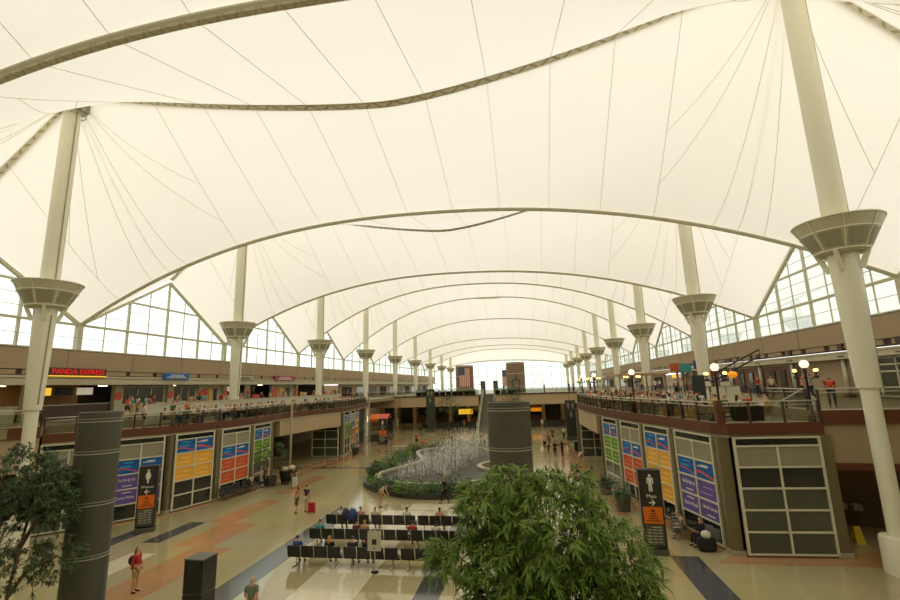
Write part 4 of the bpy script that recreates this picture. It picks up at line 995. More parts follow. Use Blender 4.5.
def person_meshes(pose, hair='short', legs='long', sleeve=.6):
    J = joints(pose); V = []; E = []; R = []
    idx = {}
    def add(k, r, p=None):
        idx[k] = len(V); V.append(p or J[k]); R.append(r); return idx[k]
    add('pel', .125); add('sp', .105); add('ch', .125); add('nk', .052); add('h0', .066); add('h1', .085); add('h2', .06)
    E += [(0, 1), (1, 2), (2, 3), (3, 4), (4, 5), (5, 6)]
    for n in 'lr':
        a = add('sh' + n, .062); b = add('el' + n, .042); c = add('wr' + n, .028); d = add('ha' + n, .036)
        E += [(2, a), (a, b), (b, c), (c, d)]
        a = add('hi' + n, .092); b = add('kn' + n, .058); c = add('an' + n, .038); d = add('to' + n, .032)
        E += [(0, a), (a, b), (b, c), (c, d)]
    roots = [0]
    # nose and five fingers per hand as short chains rooted in the body
    h1 = Vector(J['h1']); fw = Vector((0, -1, 0))
    roots.append(len(V)); V += [tuple(h1 + Vector((0, -.05, -.01))), tuple(h1 + Vector((0, -.105, -.022)))]; R += [.012, .014]; E.append((len(V) - 2, len(V) - 1))
    for n, s in (('l', -1), ('r', 1)):
        w0, h0 = Vector(J['wr' + n]), Vector(J['ha' + n]); d = (h0 - w0).normalized(); sd = d.cross(Vector((1, 0, 0))).normalized()
        for q, (o_, ln) in enumerate(((-.024, .055), (-.008, .068), (.008, .064), (.022, .05))):
            a = h0 + sd * o_; b = a + d * ln * .6; c = b + (d * .8 + Vector((-s * .5, 0, 0))).normalized() * ln * .5
            roots.append(len(V)); k = len(V); V += [tuple(a), tuple(b), tuple(c)]; R += [.009, .009, .0075]; E += [(k, k + 1), (k + 1, k + 2)]
        a = h0 - d * .03; b = a + sd * .045 + d * .015; c = b + d * .03
        roots.append(len(V)); k = len(V); V += [tuple(a), tuple(b), tuple(c)]; R += [.01, .01, .008]; E += [(k, k + 1), (k + 1, k + 2)]
    for s in (-1, 1):   # ears
        roots.append(len(V)); k = len(V); V += [tuple(h1 + Vector((s * .06, .01, -.01))), tuple(h1 + Vector((s * .088, .018, .0)))]; R += [.012, .016]; E.append((k, k + 1))
    body = skin_mesh('body_' + pose, V, E, R, 1, roots)
    # shirt
    V = [J['pel'], J['sp'], J['ch'], lerp(J['ch'], J['nk'], .72)]; R = [.142, .125, .146, .075]; E = [(0, 1), (1, 2), (2, 3)]
    for n in 'lr':
        k = len(V); V += [J['sh' + n]]; R += [.078]; E.append((2, k))
        if sleeve <= 1: V += [lerp(J['sh' + n], J['el' + n], sleeve)]; R += [.060]; E.append((k, k + 1))
        else: V += [J['el' + n], lerp(J['el' + n], J['wr' + n], .85)]; R += [.056, .042]; E += [(k, k + 1), (k + 1, k + 2)]
    shirt = skin_mesh('shirt_' + pose, V, E, R)
    V = [lerp(J['pel'], J['sp'], .1)]; R = [.138]; E = []
    for n in 'lr':
        k = len(V); V += [J['hi' + n]]; R += [.105]; E.append((0, k))
        if legs == 'long': V += [J['kn' + n], lerp(J['kn' + n], J['an' + n], .93)]; R += [.074, .058]; E += [(k, k + 1), (k + 1, k + 2)]
        elif legs == 'shorts': V += [lerp(J['hi' + n], J['kn' + n], .85)]; R += [.088]; E += [(k, k + 1)]
        else: V += [lerp(J['hi' + n], J['kn' + n], .6), lerp(J['hi' + n], J['kn' + n], 1.1)]; R += [.13, .13]; E += [(k, k + 1), (k + 1, k + 2)]
    trous = skin_mesh('trousers_' + pose, V, E, R)
    # shoes
    V = []; R = []; E = []; roots = []
    for n in 'lr':
        k = len(V); roots.append(k); an, to = J['an' + n], J['to' + n]
        V += [(an[0], an[1] + .02, an[2] - .03), (an[0], an[1] - .02, an[2] - .045), to]; R += [.045, .048, .042]; E += [(k, k + 1), (k + 1, k + 2)]
    shoes = skin_mesh('shoes_' + pose, V, E, R, 1, roots)
    hm = None
    if hair != 'bald':
        h0, h1, h2 = (Vector(J[k]) for k in ('h0', 'h1', 'h2'))
        V = [h2 + Vector((0, .005, .005)), h1 + Vector((0, .035, .02)), h0 + Vector((0, .05, .02))]; R = [.078, .082, .06]; E = [(0, 1), (1, 2)]
        if hair == 'long': V += [h0 + Vector((0, .07, -.10)), h0 + Vector((0, .09, -.2))]; R += [.085, .06]; E += [(2, 3), (3, 4)]
        hm = skin_mesh('hair_' + hair, [tuple(v) for v in V], E, R)
    return dict(body=body, shirt=shirt, trousers=trous, shoes=shoes, hair=hm)
PCACHE = {}
CLOTH = {}
def cm(name, c):
    if name not in CLOTH: CLOTH[name] = mat('cloth_' + name.replace(' ', '_'), c, .85)
    return CLOTH[name]
COL = {'red': (176, 44, 32), 'white': (214, 208, 190), 'black': (30, 28, 28), 'teal': (70, 150, 148), 'blue': (60, 86, 136), 'pink': (206, 140, 124), 'tan': (176, 148, 104),
       'grey green': (112, 122, 98), 'grey': (120, 118, 106), 'navy': (38, 42, 62), 'orange': (196, 96, 46), 'brown': (104, 72, 46), 'green': (58, 98, 58), 'yellow': (206, 172, 70), 'light blue': (130, 166, 190), 'cream': (204, 190, 156), 'plum': (108, 44, 60)}
HAIRC = {'dark': (36, 26, 20), 'brown': (84, 54, 32), 'blond': (190, 146, 78), 'grey': (150, 144, 130)}
SKINS = [mat('skin', (206, 152, 118)), mat('skin_tan', (176, 120, 84), .6), mat('skin_dark', (110, 72, 50), .6)]
def person(loc, rz, pose='stand', hair='short', legs='long', sleeve=.6, shirt='white', trousers='navy', hairc='dark', skin=0, label='', group=None, scale=1.0, shoes=True):
    key = (pose, hair, legs, sleeve)
    if key not in PCACHE: PCACHE[key] = person_meshes(*key)
    P = PCACHE[key]
    root = empty('person', loc, rz, label, 'person', group); root.scale = (scale,) * 3
    for nm, m in (('body', SKINS[skin]), ('shirt', cm(shirt, COL[shirt])), ('trousers', cm(trousers, COL[trousers])), ('shoes', cm('black', COL['black'])), ('hair', mat('hair_' + hairc, HAIRC[hairc], .7))):
        me = P[nm]
        if me is None or (nm == 'shoes' and not shoes): continue
        o = bpy.data.objects.new({'trousers': {'long': 'trousers', 'shorts': 'shorts', 'skirt': 'skirt'}[legs]}.get(nm, nm), me); C.objects.link(o); o.parent = root
        if not me.materials: me.materials.append(m)
        o.material_slots[0].link = 'OBJECT'; o.material_slots[0].material = m
    return root
F = PI   # facing away from the camera (+y)
p = person((-16.2, 17.95, 0), PI * .55, 'stand', 'long', 'shorts', 1.5, 'red', 'tan', 'brown', label='woman with long brown hair in a red jacket and tan shorts with a backpack')
local(MB().sphere((0, 0, 0), .14, 12, 8, 1.35).build('backpack', cm('black', COL['black']), smooth=True), p, Matrix.Translation((0, .2, 1.2)))
person((-9.53, 15.5, 0), PI * 1.05, 'walk', 'bald', 'shorts', .7, 'grey green', 'tan', 'grey', label='bald man in a grey green t-shirt at the bottom edge of the photo')
person((-15.35, 29.7, 0), -PI * .35, 'stand', 'long', 'skirt', .6, 'orange', 'brown', 'dark', label='woman in an orange red top and brown skirt, left of the red suitcase')
person((-14.75, 29.9, 0), PI * .9, 'stand', 'short', 'shorts', .6, 'navy', 'cream', 'dark', label='traveller in a dark top and pale shorts beside a red suitcase')
person((-6.0, 32.4, 0), -PI * .3, 'walk', 'short', 'long', 1.5, 'black', 'black', 'dark', 1, label='man dressed all in black walking before the fountain hedge')
person((-10.2, 31.3, 0), PI * .4, 'bend', 'short', 'shorts', .6, 'cream', 'tan', 'brown', label='person in pale clothes stepping past the fountain hedge, behind the seats')
person((-19.2, 61.5, 0), 0.2, 'arms', 'short', 'long', .6, 'black', 'navy', 'dark', label='person in dark clothes walking toward the camera, left of the fountain')
person((-15.2, 62.4, 0), -.4, 'arms', 'short', 'shorts', .6, 'red', 'black', 'dark', label='person in a red shirt and black shorts behind the fountain')
person((-13.8, 60.5, 0), 0, 'stand', 'short', 'long', .6, 'red', 'red', 'brown', label='small child dressed in red at the fountain hedge', scale=.62)
person((-24.4, 55.5, 0), 1.2, 'stand', 'long', 'long', .6, 'light blue', 'teal', 'dark', label='person in light blue by the far left window corner', scale=.95)
person((-19.8, 37.6, 0), .6, 'bend', 'short', 'long', .6, 'black', 'navy', 'dark', label='man in black bending beside a white suitcase, left of the hall')
person((-22.0, 37.0, 0), -.5, 'stand', 'short', 'long', .6, 'brown', 'navy', 'dark', 1, label='man in a brown shirt standing by the potted ficus on the left')
person((-22.9, 36.3, 0), 1.3, 'sit_lean', 'short', 'shorts', .6, 'white', 'navy', 'brown', label='person in a white shirt sitting on the black seats near the potted ficus')
person((4.35, 46.3, 0), PI * .55, 'bend', 'short', 'long', .6, 'cream', 'tan', 'grey', label='person in beige clothes bending forward below the right terrace')
person((2.98, 66.6, 0), .2, 'walk', 'long', 'skirt', .6, 'black', 'brown', 'dark', label='woman in a dark dress walking far off on the right')
person((4.6, 67.8, 0), -.3, 'arms', 'short', 'long', .6, 'white', 'black', 'dark', label='person in white and black beside the far sign column')
person((2.1, 84, 0), 0, 'stand', 'short', 'shorts', .6, 'white', 'grey', 'dark', label='distant person in white right of the grey pylon')
person((-3.0, 77, 0), 1, 'stand', 'short', 'long', .6, 'orange', 'black', 'dark', label='distant person in orange near the foot of the escalator')
person((-12.2, 88.2, 0), 0, 'stand', 'short', 'long', .6, 'red', 'tan', 'dark', label='distant person in red before the dark planter wall')
for i, (x, y, c) in enumerate(((1.9, 55.0, 'pink'), (2.5, 52.6, 'black'), (3.3, 53.4, 'navy'), (1.6, 58.5, 'cream'), (2.2, 61, 'orange'))):
    person((x, y, 0), rs.uniform(0, 6), 'stand' if i % 2 else 'arms', 'short', 'long', .6, c, 'black', 'dark', i % 3, label=f'distant person in {c} in the small group right of the grey pylon', group='small group right of the pylon', scale=.95)
for i, (x, y, c) in enumerate(((-9.4, 62, 'light blue'), (-8.2, 61.0, 'white'), (-7.6, 63, 'pink'), (-6.4, 61.5, 'navy'), (-5.8, 60.2, 'white'), (-10.6, 63.5, 'tan'), (-5.0, 62.5, 'black'), (-11.6, 64, 'brown'))):
    person((x, y, 0), rs.uniform(0, 6), ['stand', 'arms', 'walk'][i % 3], 'short', 'long', .6, c, 'navy', 'dark', i % 3, label=f'distant person in {c}{" standing nearer the escalator" if x > -6 else ""} behind the fountain spray', group='people behind the fountain')
# luggage
def suitcase(x, y, rz, c, l, h=.6):
    o = empty('suitcase', (x, y, 0), rz, l, 'suitcase'); R = wm(o)
    MB().box((0, 0, h / 2 + .06), (.42, .26, h), M=R).build('shell', c, o, bevel=.05)
    for s in (-1, 1): MB().tube([R @ Vector((s * .15, -.02, .05)), R @ Vector((s * .15, .02, .05))], .05, 8).build('wheel', M_BLACK, o)
    MB().tube([R @ Vector((-.12, .1, h)), R @ Vector((-.12, .12, h + .42)), R @ Vector((.12, .12, h + .42)), R @ Vector((.12, .1, h))], .014, 6).build('handle', M_STEEL, o)
suitcase(-14.3, 29.75, .2, M_RED if False else mat('case_red', (176, 24, 30), .5), 'red suitcase beside the traveller in dark top')
suitcase(-19.35, 37.0, .3, mat('case_white', (196, 192, 176), .5), 'white suitcase beside the bending man in black', .8)
# ------------------------------------------------------------------ benches
def make_bench(n):
    o = empty('airport_bench', (0, 0, 0)); P = .64; W = n * P
    MB().box((0, 0, .36), (W, .08, .06)).build('beam', M_BLACK, o)
    for i in range(n):
        x = -W / 2 + P * (i + .5)
        MB().box((x, -.02, .43), (P - .05, .46, .07)).build('seat', M_SEAT, o, bevel=.02)
        mt = Matrix.Translation((x, -.27, .68)) @ Matrix.Rotation(.16, 4, 'X')
        bk = MB().box((0, 0, 0), (P - .05, .05, .46), M=mt).build('backrest', M_SEAT, o, bevel=.015)
        MB().box((-(P - .04) / 2, -.012, 0), (.03, .045, .5), M=mt).build('back_rail', M_CHROME, bk)
    for i in range(n + 1):
        x = -W / 2 + P * i
        MB().tube([(x, -.22, .45), (x, -.20, .64), (x, .12, .64), (x, .14, .44)], .018, 6).build('armrest', M_CHROME, o)
    for x in (-W / 2 + P * .5, W / 2 - P * .5):
        MB().tube([(x, 0, .36), (x, 0, .05)], .03, 6).bar((x, -.33, .035), (x, .3, .035), .05, .05).build('leg', M_CHROME, o)
    return o
b0 = make_bench(4)
rowY = ((21.3, -11.25), (23.85, -11.45), (26.4, -11.7)); first = True
rn = ['front', 'middle', 'back']
for r, (yy, x0) in enumerate(rowY):
    for i in range(3 if r == 0 else 3):
        x = x0 + 1.28 + i * 2.66
        l = f'{["left", "centre", "right"][i]} black four-seat bench of the {rn[r]} row in the seating block'
        if first: b0.location = (x, yy, 0); tag(b0, l, 'bench', 'benches of the seating block'); first = False
        else: dup(b0, (x, yy, 0), 0, l).__setitem__('group', 'benches of the seating block')
for x, y, rz, l in ((7.1, 26.9, 1.32, 'black bench below the purple banners on the right'), (6.4, 29.6, 1.32, 'black bench right of the man symbol pillar, below the yellow banners'),
                    (-22.6, 33.6, -1.57, 'black bench below the orange banners, left end'), (-22.5, 36.2, -1.57, 'black bench below the orange banners next to the potted ficus')):
    dup(b0, (x, y, 0), rz, l, 'benches along the shop windows')
sy = lambda r: rowY[r][0] + .02
seated = [(-10.9, 0, 'blue', 'dark', 'short'), (-9.35, 0, 'black', 'blond', 'long'), (-7.55, 0, 'black', 'brown', 'long'), (-8.25, 0, 'navy', 'dark', 'short'),
          (-11.0, 1, 'teal', 'brown', 'short'), (-8.6, 1, 'tan', 'blond', 'short'), (-9.0, 1, 'plum', 'dark', 'short'), (-6.1, 1, 'red', 'dark', 'short'), (-4.9, 1, 'white', 'dark', 'short'),
          (-9.75, 2, 'pink', 'dark', 'short'), (-10.9, 2, 'white', 'brown', 'short'), (-8.9, 2, 'cream', 'grey', 'short'), (-7.06, 2, 'white', 'dark', 'short'), (-5.2, 2, 'pink', 'dark', 'short')]
for i, (x, r, sh, hc, hr) in enumerate(seated):
    person((x, sy(r), 0), PI, 'sit', hr, 'long', .6, sh, 'navy', hc, i % 3 if hc == 'dark' else 0, label=f'person in {sh} with {hc} hair seated in the {rn[r]} row of benches', group='people in the seating block')
for x, l in ((-10.55, 'dark blue travel bag standing on the left of the back bench row'), (-10.15, 'bright blue travel bag standing on the back bench row')):
    o = empty('travel_bag', (x, 26.2, .47), 0, l, 'bag'); 
    MB().sphere((x, 26.25, .83), .26, 12, 8, 1.3).build('bag_body', cm('bagblue', (52, 66, 126)) if x > -10.3 else cm('navy', COL['navy']), o, smooth=True)
    MB().tube([(x - .1, 26.2, 1.1), (x - .06, 26.2, 1.25), (x + .06, 26.2, 1.25), (x + .1, 26.2, 1.1)], .02, 6).build('strap', M_BLACK, o)
# notice board on a stand before the seats
o = empty('notice_stand', (-7.0, 20.72, 0), 0, 'white notice board on a slim stand in front of the seating block', 'sign')
MB().tube([(-7.0, 20.72, 0.02), (-7.0, 20.72, 1.7)], .025, 8).build('pole', M_STEEL, o)
MB().lathe((-7.0, 20.72, 0), [(.17, 0), (.17, .03), (.04, .06)], 16).build('foot', M_BLACK, o)
bd = MB().box((-7.0, 20.67, 1.28), (.62, .03, .82)).build('board', mat('paper', (196, 190, 166), .6), o, bevel=.01)
MB().box((-7.0, 20.65, 1.24), (.2, .012, .22)).box((-7.0, 20.65, .98), (.06, .012, .05)).build('symbol', M_BLACK, bd)
m = MB()
for z, wd in ((1.58, .4), (1.50, .45), (1.1, .36)): m.box((-7.0, 20.65, z), (wd, .012, .025))
m.build('lettering', M_COLLAR, bd)
# seated pair at the right bench
person((7.35, 26.2, 0), -1.8, 'sit_lean', 'long', 'long', .6, 'cream', 'grey', 'blond', label='blond woman in a cream top sitting on the right bench')
person((7.75, 25.1, 0), -1.3, 'sit', 'short', 'long', 1.5, 'black', 'black', 'dark', label='person in black seated at the near end of the right bench')
o = empty('travel_bag', (7.6, 24.5, 0), 0, 'black holdall with a white bundle on top, at the corner column', 'bag'); 
MB().box((7.7, 24.4, .3), (.8, .5, .6)).build('holdall', cm('black', COL['black']), o, bevel=.14); MB().sphere((7.7, 24.35, .72), .22, 10, 8, .8).build('bundle', cm('white', COL['white']), o, smooth=True)
# rubbish cart, left
o = empty('rubbish_cart', (-20.9, 38.6, 0), 0, 'dark tub cart heaped with pale bags beside the potted ficus', 'cart')
MB().lathe((-20.9, 38.6, 0), [(.5, .22), (.68, 1.05), (.72, 1.1), (.6, 1.05)], 20).build('tub', M_BLACK, o, smooth=True)
for dx, dy in ((-.3, -.3), (.3, -.3), (.3, .3), (-.3, .3)): MB().tube([(-20.9 + dx, 38.57 + dy, .1), (-20.9 + dx, 38.63 + dy, .1)], .1, 8).build('wheel', M_DGREY, o)
for dx, dy, z in ((-.25, 0, 1.2), (.25, .1, 1.22), (0, -.25, 1.25), (.45, -.1, 1.35)): MB().sphere((-20.9 + dx, 38.6 + dy, z), .3, 10, 7, .7).build('bag', cm('cream', COL['cream']), o, smooth=True)
# awning kiosk far left
o = empty('retail_kiosk', (-22.4, 69, 0), 0, 'kiosk with an orange and red awning by the far left shops', 'kiosk')
for i, c in enumerate((M_SIGNO, M_RED)):
    x0 = -23.9 + i * 1.5
    MB().add([(x0, 67.8, 3.3), (x0 + 1.5, 67.8, 3.3), (x0 + 1.5, 69, 4.0), (x0, 69, 4.0), (x0, 70.2, 3.3), (x0 + 1.5, 70.2, 3.3), (x0, 67.8, 2.9), (x0 + 1.5, 67.8, 2.9)], [(0, 1, 2, 3), (3, 2, 5, 4), (6, 7, 1, 0)]).build('awning', c, o)
for dx in (-1.4, 1.4):
    for dy in (-1.1, 1.1): MB().box((-22.4 + dx, 69 + dy, 1.6), (.1, .1, 3.2)).build('post', M_BLACK, o)
MB().box((-22.4, 69, .5), (2.6, 1.6, 1.0)).build('counter', M_DGREY, o, bevel=.05); MB().box((-22.4, 68.7, 1.25), (2.0, .8, .5)).build('merchandise', M_GREYP, o, bevel=.1)

struct(MB().box((XL - .2, -10.6, 14), (.3, 11, 10)).build('wall_near_left', M_SOFFIT)); struct(MB().box((XR + .2, -10.6, 14), (.3, 11, 10)).build('wall_near_right', M_SOFFIT))
struct(MB().prism([(-46, -16), (XL, -16), (XL, 5), (-46, 5)], 8.8, 9.0).build('ceiling_near_left', M_SOFFIT)); struct(MB().prism([(XR, -16), (34, -16), (34, 12), (XR, 12)], 8.8, 9.0).build('ceiling_near_right', M_SOFFIT))
struct(MB().box((-41, -5, 7.5), (.2, 22, 3)).build('wall_near_shops', M_DARK)); struct(MB().prism([(-46, 4), (-46, -16), (34, -16), (34, 4), (20, 1), (-20, 1)], -.1, 0).build('floor_near', M_FLOOR))
# ------------------------------------------------------------------ fountain with planted edge
def closed(path, n=6):
    out = []; N = len(path)
    for i in range(N):
        P = [path[(i + k - 1) % N] for k in range(4)]
        for j in range(n):
            t = j / n
            out.append(tuple(.5 * (2 * P[1][c] + (P[2][c] - P[0][c]) * t + (2 * P[0][c] - 5 * P[1][c] + 4 * P[2][c] - P[3][c]) * t * t + (3 * P[1][c] - P[0][c] - 3 * P[2][c] + P[3][c]) * t ** 3) for c in (0, 1)))
    return out
pool = closed([(-12.9, 40.6), (-12.3, 38.3), (-10.2, 36.6), (-7.2, 36.2), (-4.9, 36.9), (-3.2, 38.9), (-3.3, 41.0), (-4.7, 42.8), (-5.0, 44.6), (-3.9, 47), (-3.2, 50.5), (-4.2, 54), (-7.5, 56.3), (-11.2, 56.3), (-12.6, 53.5), (-11.6, 50), (-10.7, 47.2), (-11.6, 44)])
outer = closed([(-14.5, 41.6), (-13.7, 37.8), (-11.2, 34.9), (-7.6, 33.4), (-3.8, 34.5), (-1.2, 37), (-.6, 41), (-.4, 46), (-.6, 51), (-1.6, 56), (-6, 60.2), (-11.6, 61), (-14.4, 58), (-14.9, 53), (-15.0, 48), (-15.0, 44.5)])
fo = empty('fountain', (-7.5, 46, 0), 0, 'winding pool fountain with rows of jets in the middle of the hall', 'fountain')
def ring_mesh(poly_in, poly_out, z0, z1):
    mb = MB(); n = len(poly_in)
    vs = [(x, y, z0) for x, y in poly_in] + [(x, y, z1) for x, y in poly_in] + [(x, y, z0) for x, y in poly_out] + [(x, y, z1) for x, y in poly_out]
    fs = []
    for i in range(n):
        j = (i + 1) % n
        fs += [(i, n + i, n + j, j), (2 * n + i, 2 * n + j, 3 * n + j, 3 * n + i), (n + i, 3 * n + i, 3 * n + j, n + j)]
    return mb.add(vs, fs)
def offc(poly, d):
    n = len(poly); out = []
    for i in range(n):
        a, b = Vector(poly[i - 1]), Vector(poly[(i + 1) % n]); t = (b - a).normalized(); out.append((poly[i][0] - t.y * d, poly[i][1] + t.x * d))
    return out
def area(p): return sum(p[i][0] * p[(i + 1) % len(p)][1] - p[(i + 1) % len(p)][0] * p[i][1] for i in range(len(p)))
sg = -1 if area(pool) > 0 else 1
MB().prism(pool, .02, .42).build('water', M_WATER, fo)
ring_mesh(offc(pool, sg * .0), offc(pool, sg * .42), .0, .62).build('stone_rim', M_STONE, fo)
sg2 = 1 if area(outer) > 0 else -1
ring_mesh(offc(outer, sg2 * .22), outer, 0, .36).build('planter_wall', M_PLANTER, fo)
so = MB(); n = 90
cx, cy = -7.6, 46.5
MB().prism(offc(outer, sg2 * .2), .02, .08).build('soil', M_SOIL, fo)
M_JET = bpy.data.materials.new('water_jet'); M_JET.use_nodes = True
nt = M_JET.node_tree; bsd = nt.nodes['Principled BSDF']; bsd.inputs['Base Color'].default_value = (.92, .9, .84, 1); bsd.inputs['Roughness'].default_value = .3
tc = nt.nodes.new('ShaderNodeTexCoord'); mp = nt.nodes.new('ShaderNodeMapping'); mp.inputs['Scale'].default_value = (6, 6, 2.2); nz = nt.nodes.new('ShaderNodeTexNoise'); nz.inputs['Scale'].default_value = 1.5
cr = nt.nodes.new('ShaderNodeMapRange'); cr.inputs[1].default_value = .42; cr.inputs[2].default_value = .66; cr.inputs[3].default_value = .0; cr.inputs[4].default_value = .85
nt.links.new(tc.outputs['Object'], mp.inputs[0]); nt.links.new(mp.outputs[0], nz.inputs['Vector']); nt.links.new(nz.outputs['Fac'], cr.inputs[0]); nt.links.new(cr.outputs[0], bsd.inputs['Alpha'])
def inside(p, poly):
    c = False; n = len(poly)
    for i in range(n):
        a, b = poly[i], poly[i - 1]
        if (a[1] > p[1]) != (b[1] > p[1]) and p[0] < (b[0] - a[0]) * (p[1] - a[1]) / (b[1] - a[1]) + a[0]: c = not c
    return c
jets = MB(); rj = random.Random(5); cnt = 0
inner = offc(pool, -sg * .5)
while cnt < 300:
    x, y = rj.uniform(-12.4, -3.6), rj.uniform(37.4, 55.5)
    if not inside((x, y), inner): continue
    ctr = -9.6 + (y - 38) * .22
    if abs(x - ctr) > 2.3 or y < 38.8: continue
    cnt += 1
    h = (1.3 + 2.1 * min(1, (y - 37) / 11)) * rj.uniform(.55, 1.0) * (1 - .35 * abs(x - ctr) / 2.9)
    jets.tube([(x, y, .4), (x, y, .4 + h * .6), (x + rj.uniform(-.05, .05), y, .4 + h)], [.025, .03, .012], 4, False)
    for q in range(3):
        dx, dy = rj.gauss(0, .12), rj.gauss(0, .12); z = .4 + h * rj.uniform(.3, 1.02); jets.tube([(x + dx, y + dy, z), (x + dx, y + dy, max(.42, z - rj.uniform(.15, .6)))], [.014, .02], 3, False)
jo = jets.build('water_jets', M_JET, fo); jo['kind'] = 'stuff'
# leaf clumps
def leaf(mb, p, d, L, W, droop=.35, up=Vector((0, 0, 1))):
    d = d.normalized(); s = d.cross(up)
    if s.length < .05: s = Vector((1, 0, 0))
    s.normalize(); m = p + d * L * .45 ; t = p + d * L + Vector((0, 0, -droop * L))
    k = Vector((0, 0, -W * .35))
    mb.add([p, m + s * W / 2 + k, t, m - s * W / 2 + k, m], [(0, 1, 4), (1, 2, 4), (2, 3, 4), (3, 0, 4)])
def rdir(r): 
    z = r.uniform(-1, 1); a = r.uniform(0, 2 * PI); q = math.sqrt(1 - z * z); return Vector((q * math.cos(a), q * math.sin(a), z))
def clump_mesh(r, R, H, n, L, W):
    mb = MB()
    for i in range(n):
        d = rdir(r); p = Vector((d.x * R, d.y * R, H / 2 + d.z * H / 2)) * r.uniform(.55, 1.0)
        p.z = max(.05, p.z); dd = Vector((d.x, d.y, abs(d.z) * .6 + .2)) + rdir(r) * .5
        leaf(mb, p, dd, L * r.uniform(.7, 1.2), W, .3)
    return mb
rg = random.Random(11)
shr = []
for i in range(4):
    o = empty('hedge_shrub', (0, 0, 0)); clump_mesh(rg, .75, 1.15, 260, .26, .12).build('foliage', [M_LEAF, M_LEAFB, M_LEAF, M_LEAFD][i], o)
    MB().tube([(0, 0, 0), (.02, 0, .5)], .03, 5).build('stem', M_BARK, o); shr.append(o)
mid = [((a[0] + b[0]) / 2, (a[1] + b[1]) / 2) for a, b in zip(outer, outer)]
used = [False] * 4; k = 0
for ringd in (.62, 1.6):
    pp = offc(outer, sg2 * ringd); pts = resample(pp + [pp[0]], 1.15)
    for p in pts:
        if inside((p.x, p.y), offc(pool, sg * .9)): continue
        if (p.y > 57 or p.x > -1.0) and ringd > 1: continue
        lo = (p.x + rg.uniform(-.15, .15), p.y + rg.uniform(-.15, .15), .08)
        i = k % 4; sc_ = rg.uniform(.8, 1.15) if p.y < 44 else rg.uniform(.65, 1.0)
        zone = 'front' if p.y < 38.5 else 'back' if p.y > 55 else 'left' if p.x < -8 else 'right'
        l = f'{["mid green", "bright green", "leafy green", "dark green"][i]} low hedge shrub on the {zone} edge of the fountain, {"outer" if ringd < 1 else "inner"} ring'
        if not used[i]: used[i] = True; o = shr[i]; o.location = lo; o.scale = (sc_,) * 3; tag(o, l, 'shrub', l.split(' low')[0] + ' shrubs ' + zone + (' outer' if ringd < 1 else ' inner'))
        else: dup(shr[i], lo, rg.uniform(0, 6), l, l.split(' low')[0] + ' shrubs ' + zone + (' outer' if ringd < 1 else ' inner'), sc_)
        if not shr[i].get('category'): tag(shr[i], l, 'shrub')
        k += 1
# ------------------------------------------------------------------ trees
def foliage(root, name, clusters, m, L, W, twig=.34, per=15, seed=1, weep=.9):
    r = random.Random(seed); mb = MB(); br = MB()
    for c, rad, n in clusters:
        c = Vector(c)
        for i in range(n):
            d = rdir(r); q = r.uniform(.45, 1.0) ** .5
            p = c + Vector((d.x * rad[0], d.y * rad[1], d.z * rad[2])) * q
            td = (Vector((d.x, d.y, .25 * d.z + .1)) + rdir(r) * .55).normalized()
            e = p + td * twig + Vector((0, 0, -twig * .35 * weep))
            br.tube([p - td * .1, p + td * twig * .6, e], [.008, .006, .003], 3, False)
            for j in range(per):
                t = (j + .5) / per; b = p.lerp(e, t) + Vector((0, 0, .05 * math.sin(t * PI)))
                ld = td * .6 + rdir(r) * .75 + Vector((0, 0, -.35 * weep))
                leaf(mb, b, ld, L * r.uniform(.65, 1.2), W * r.uniform(.8, 1.2), .25 * weep)
    mb.build(name, m, root); br.build('twigs', M_BARK, root)
def pot(x, y, r0, r1, h, root, m=None):
    smooth_angle(MB().lathe((x, y, 0), [(r0, 0), (r1, h), (r1 + .04, h), (r1 + .04, h + .05), (r1 - .05, h + .05), (r1 - .06, h - .05), (.05, h - .05)], 24).build('pot', m or M_PLANTER, root))
tr = empty('ficus_tree', (.1, 10.7, 0), 0, 'big bright green weeping ficus filling the bottom centre, before the grey pylon', 'tree')
pot(.1, 10.7, .7, .85, .9, tr)
for a, b, c_ in (((.1, 10.7, .8), (.0, 10.65, 2.4), (-.9, 10.6, 4.8)), ((.15, 10.75, .8), (.25, 10.7, 2.6), (.3, 10.6, 5.5)), ((.1, 10.65, .8), (.3, 10.8, 2.2), (1.7, 10.7, 3.9)), ((.0, 10.7, 1.8), (-.5, 10.6, 2.8), (-1.9, 10.4, 4.1))):
    MB().tube([a, tuple((a[i] + b[i]) / 2 + (.05 if i == 0 else 0) for i in range(3)), b, tuple((b[i] + c_[i]) / 2 for i in range(3)), c_], [.07, .06, .05, .035, .015], 8).build('stem', M_BARK, tr, smooth=True)
foliage(tr, 'foliage', [((.25, 10.6, 4.75), (1.15, 1.2, 1.1), 330), ((-.9, 10.6, 5.2), (.62, .6, .5), 100), ((-.55, 10.5, 3.9), (.95, 1.0, 1.0), 210), ((-1.68, 10.4, 4.3), (.42, .5, .45), 60), ((-.85, 10.4, 3.2), (.5, .6, .6), 60),
                        ((1.35, 10.7, 4.25), (.85, .8, .75), 150), ((1.78, 10.7, 3.4), (.55, .6, .75), 100), ((.6, 10.5, 3.6), (1.1, 1.0, .7), 130), ((-.4, 10.6, 5.75), (.5, .5, .22), 34), ((.75, 10.6, 5.7), (.5, .5, .22), 30)], M_LEAFB, .23, .046, seed=4)
tl = empty('ficus_tree', (-16.2, 13.0, 0), 0, 'airy dark green ficus at the left edge, before the tall grey pylon', 'tree')
pot(-16.2, 13.0, .55, .7, .7, tl)
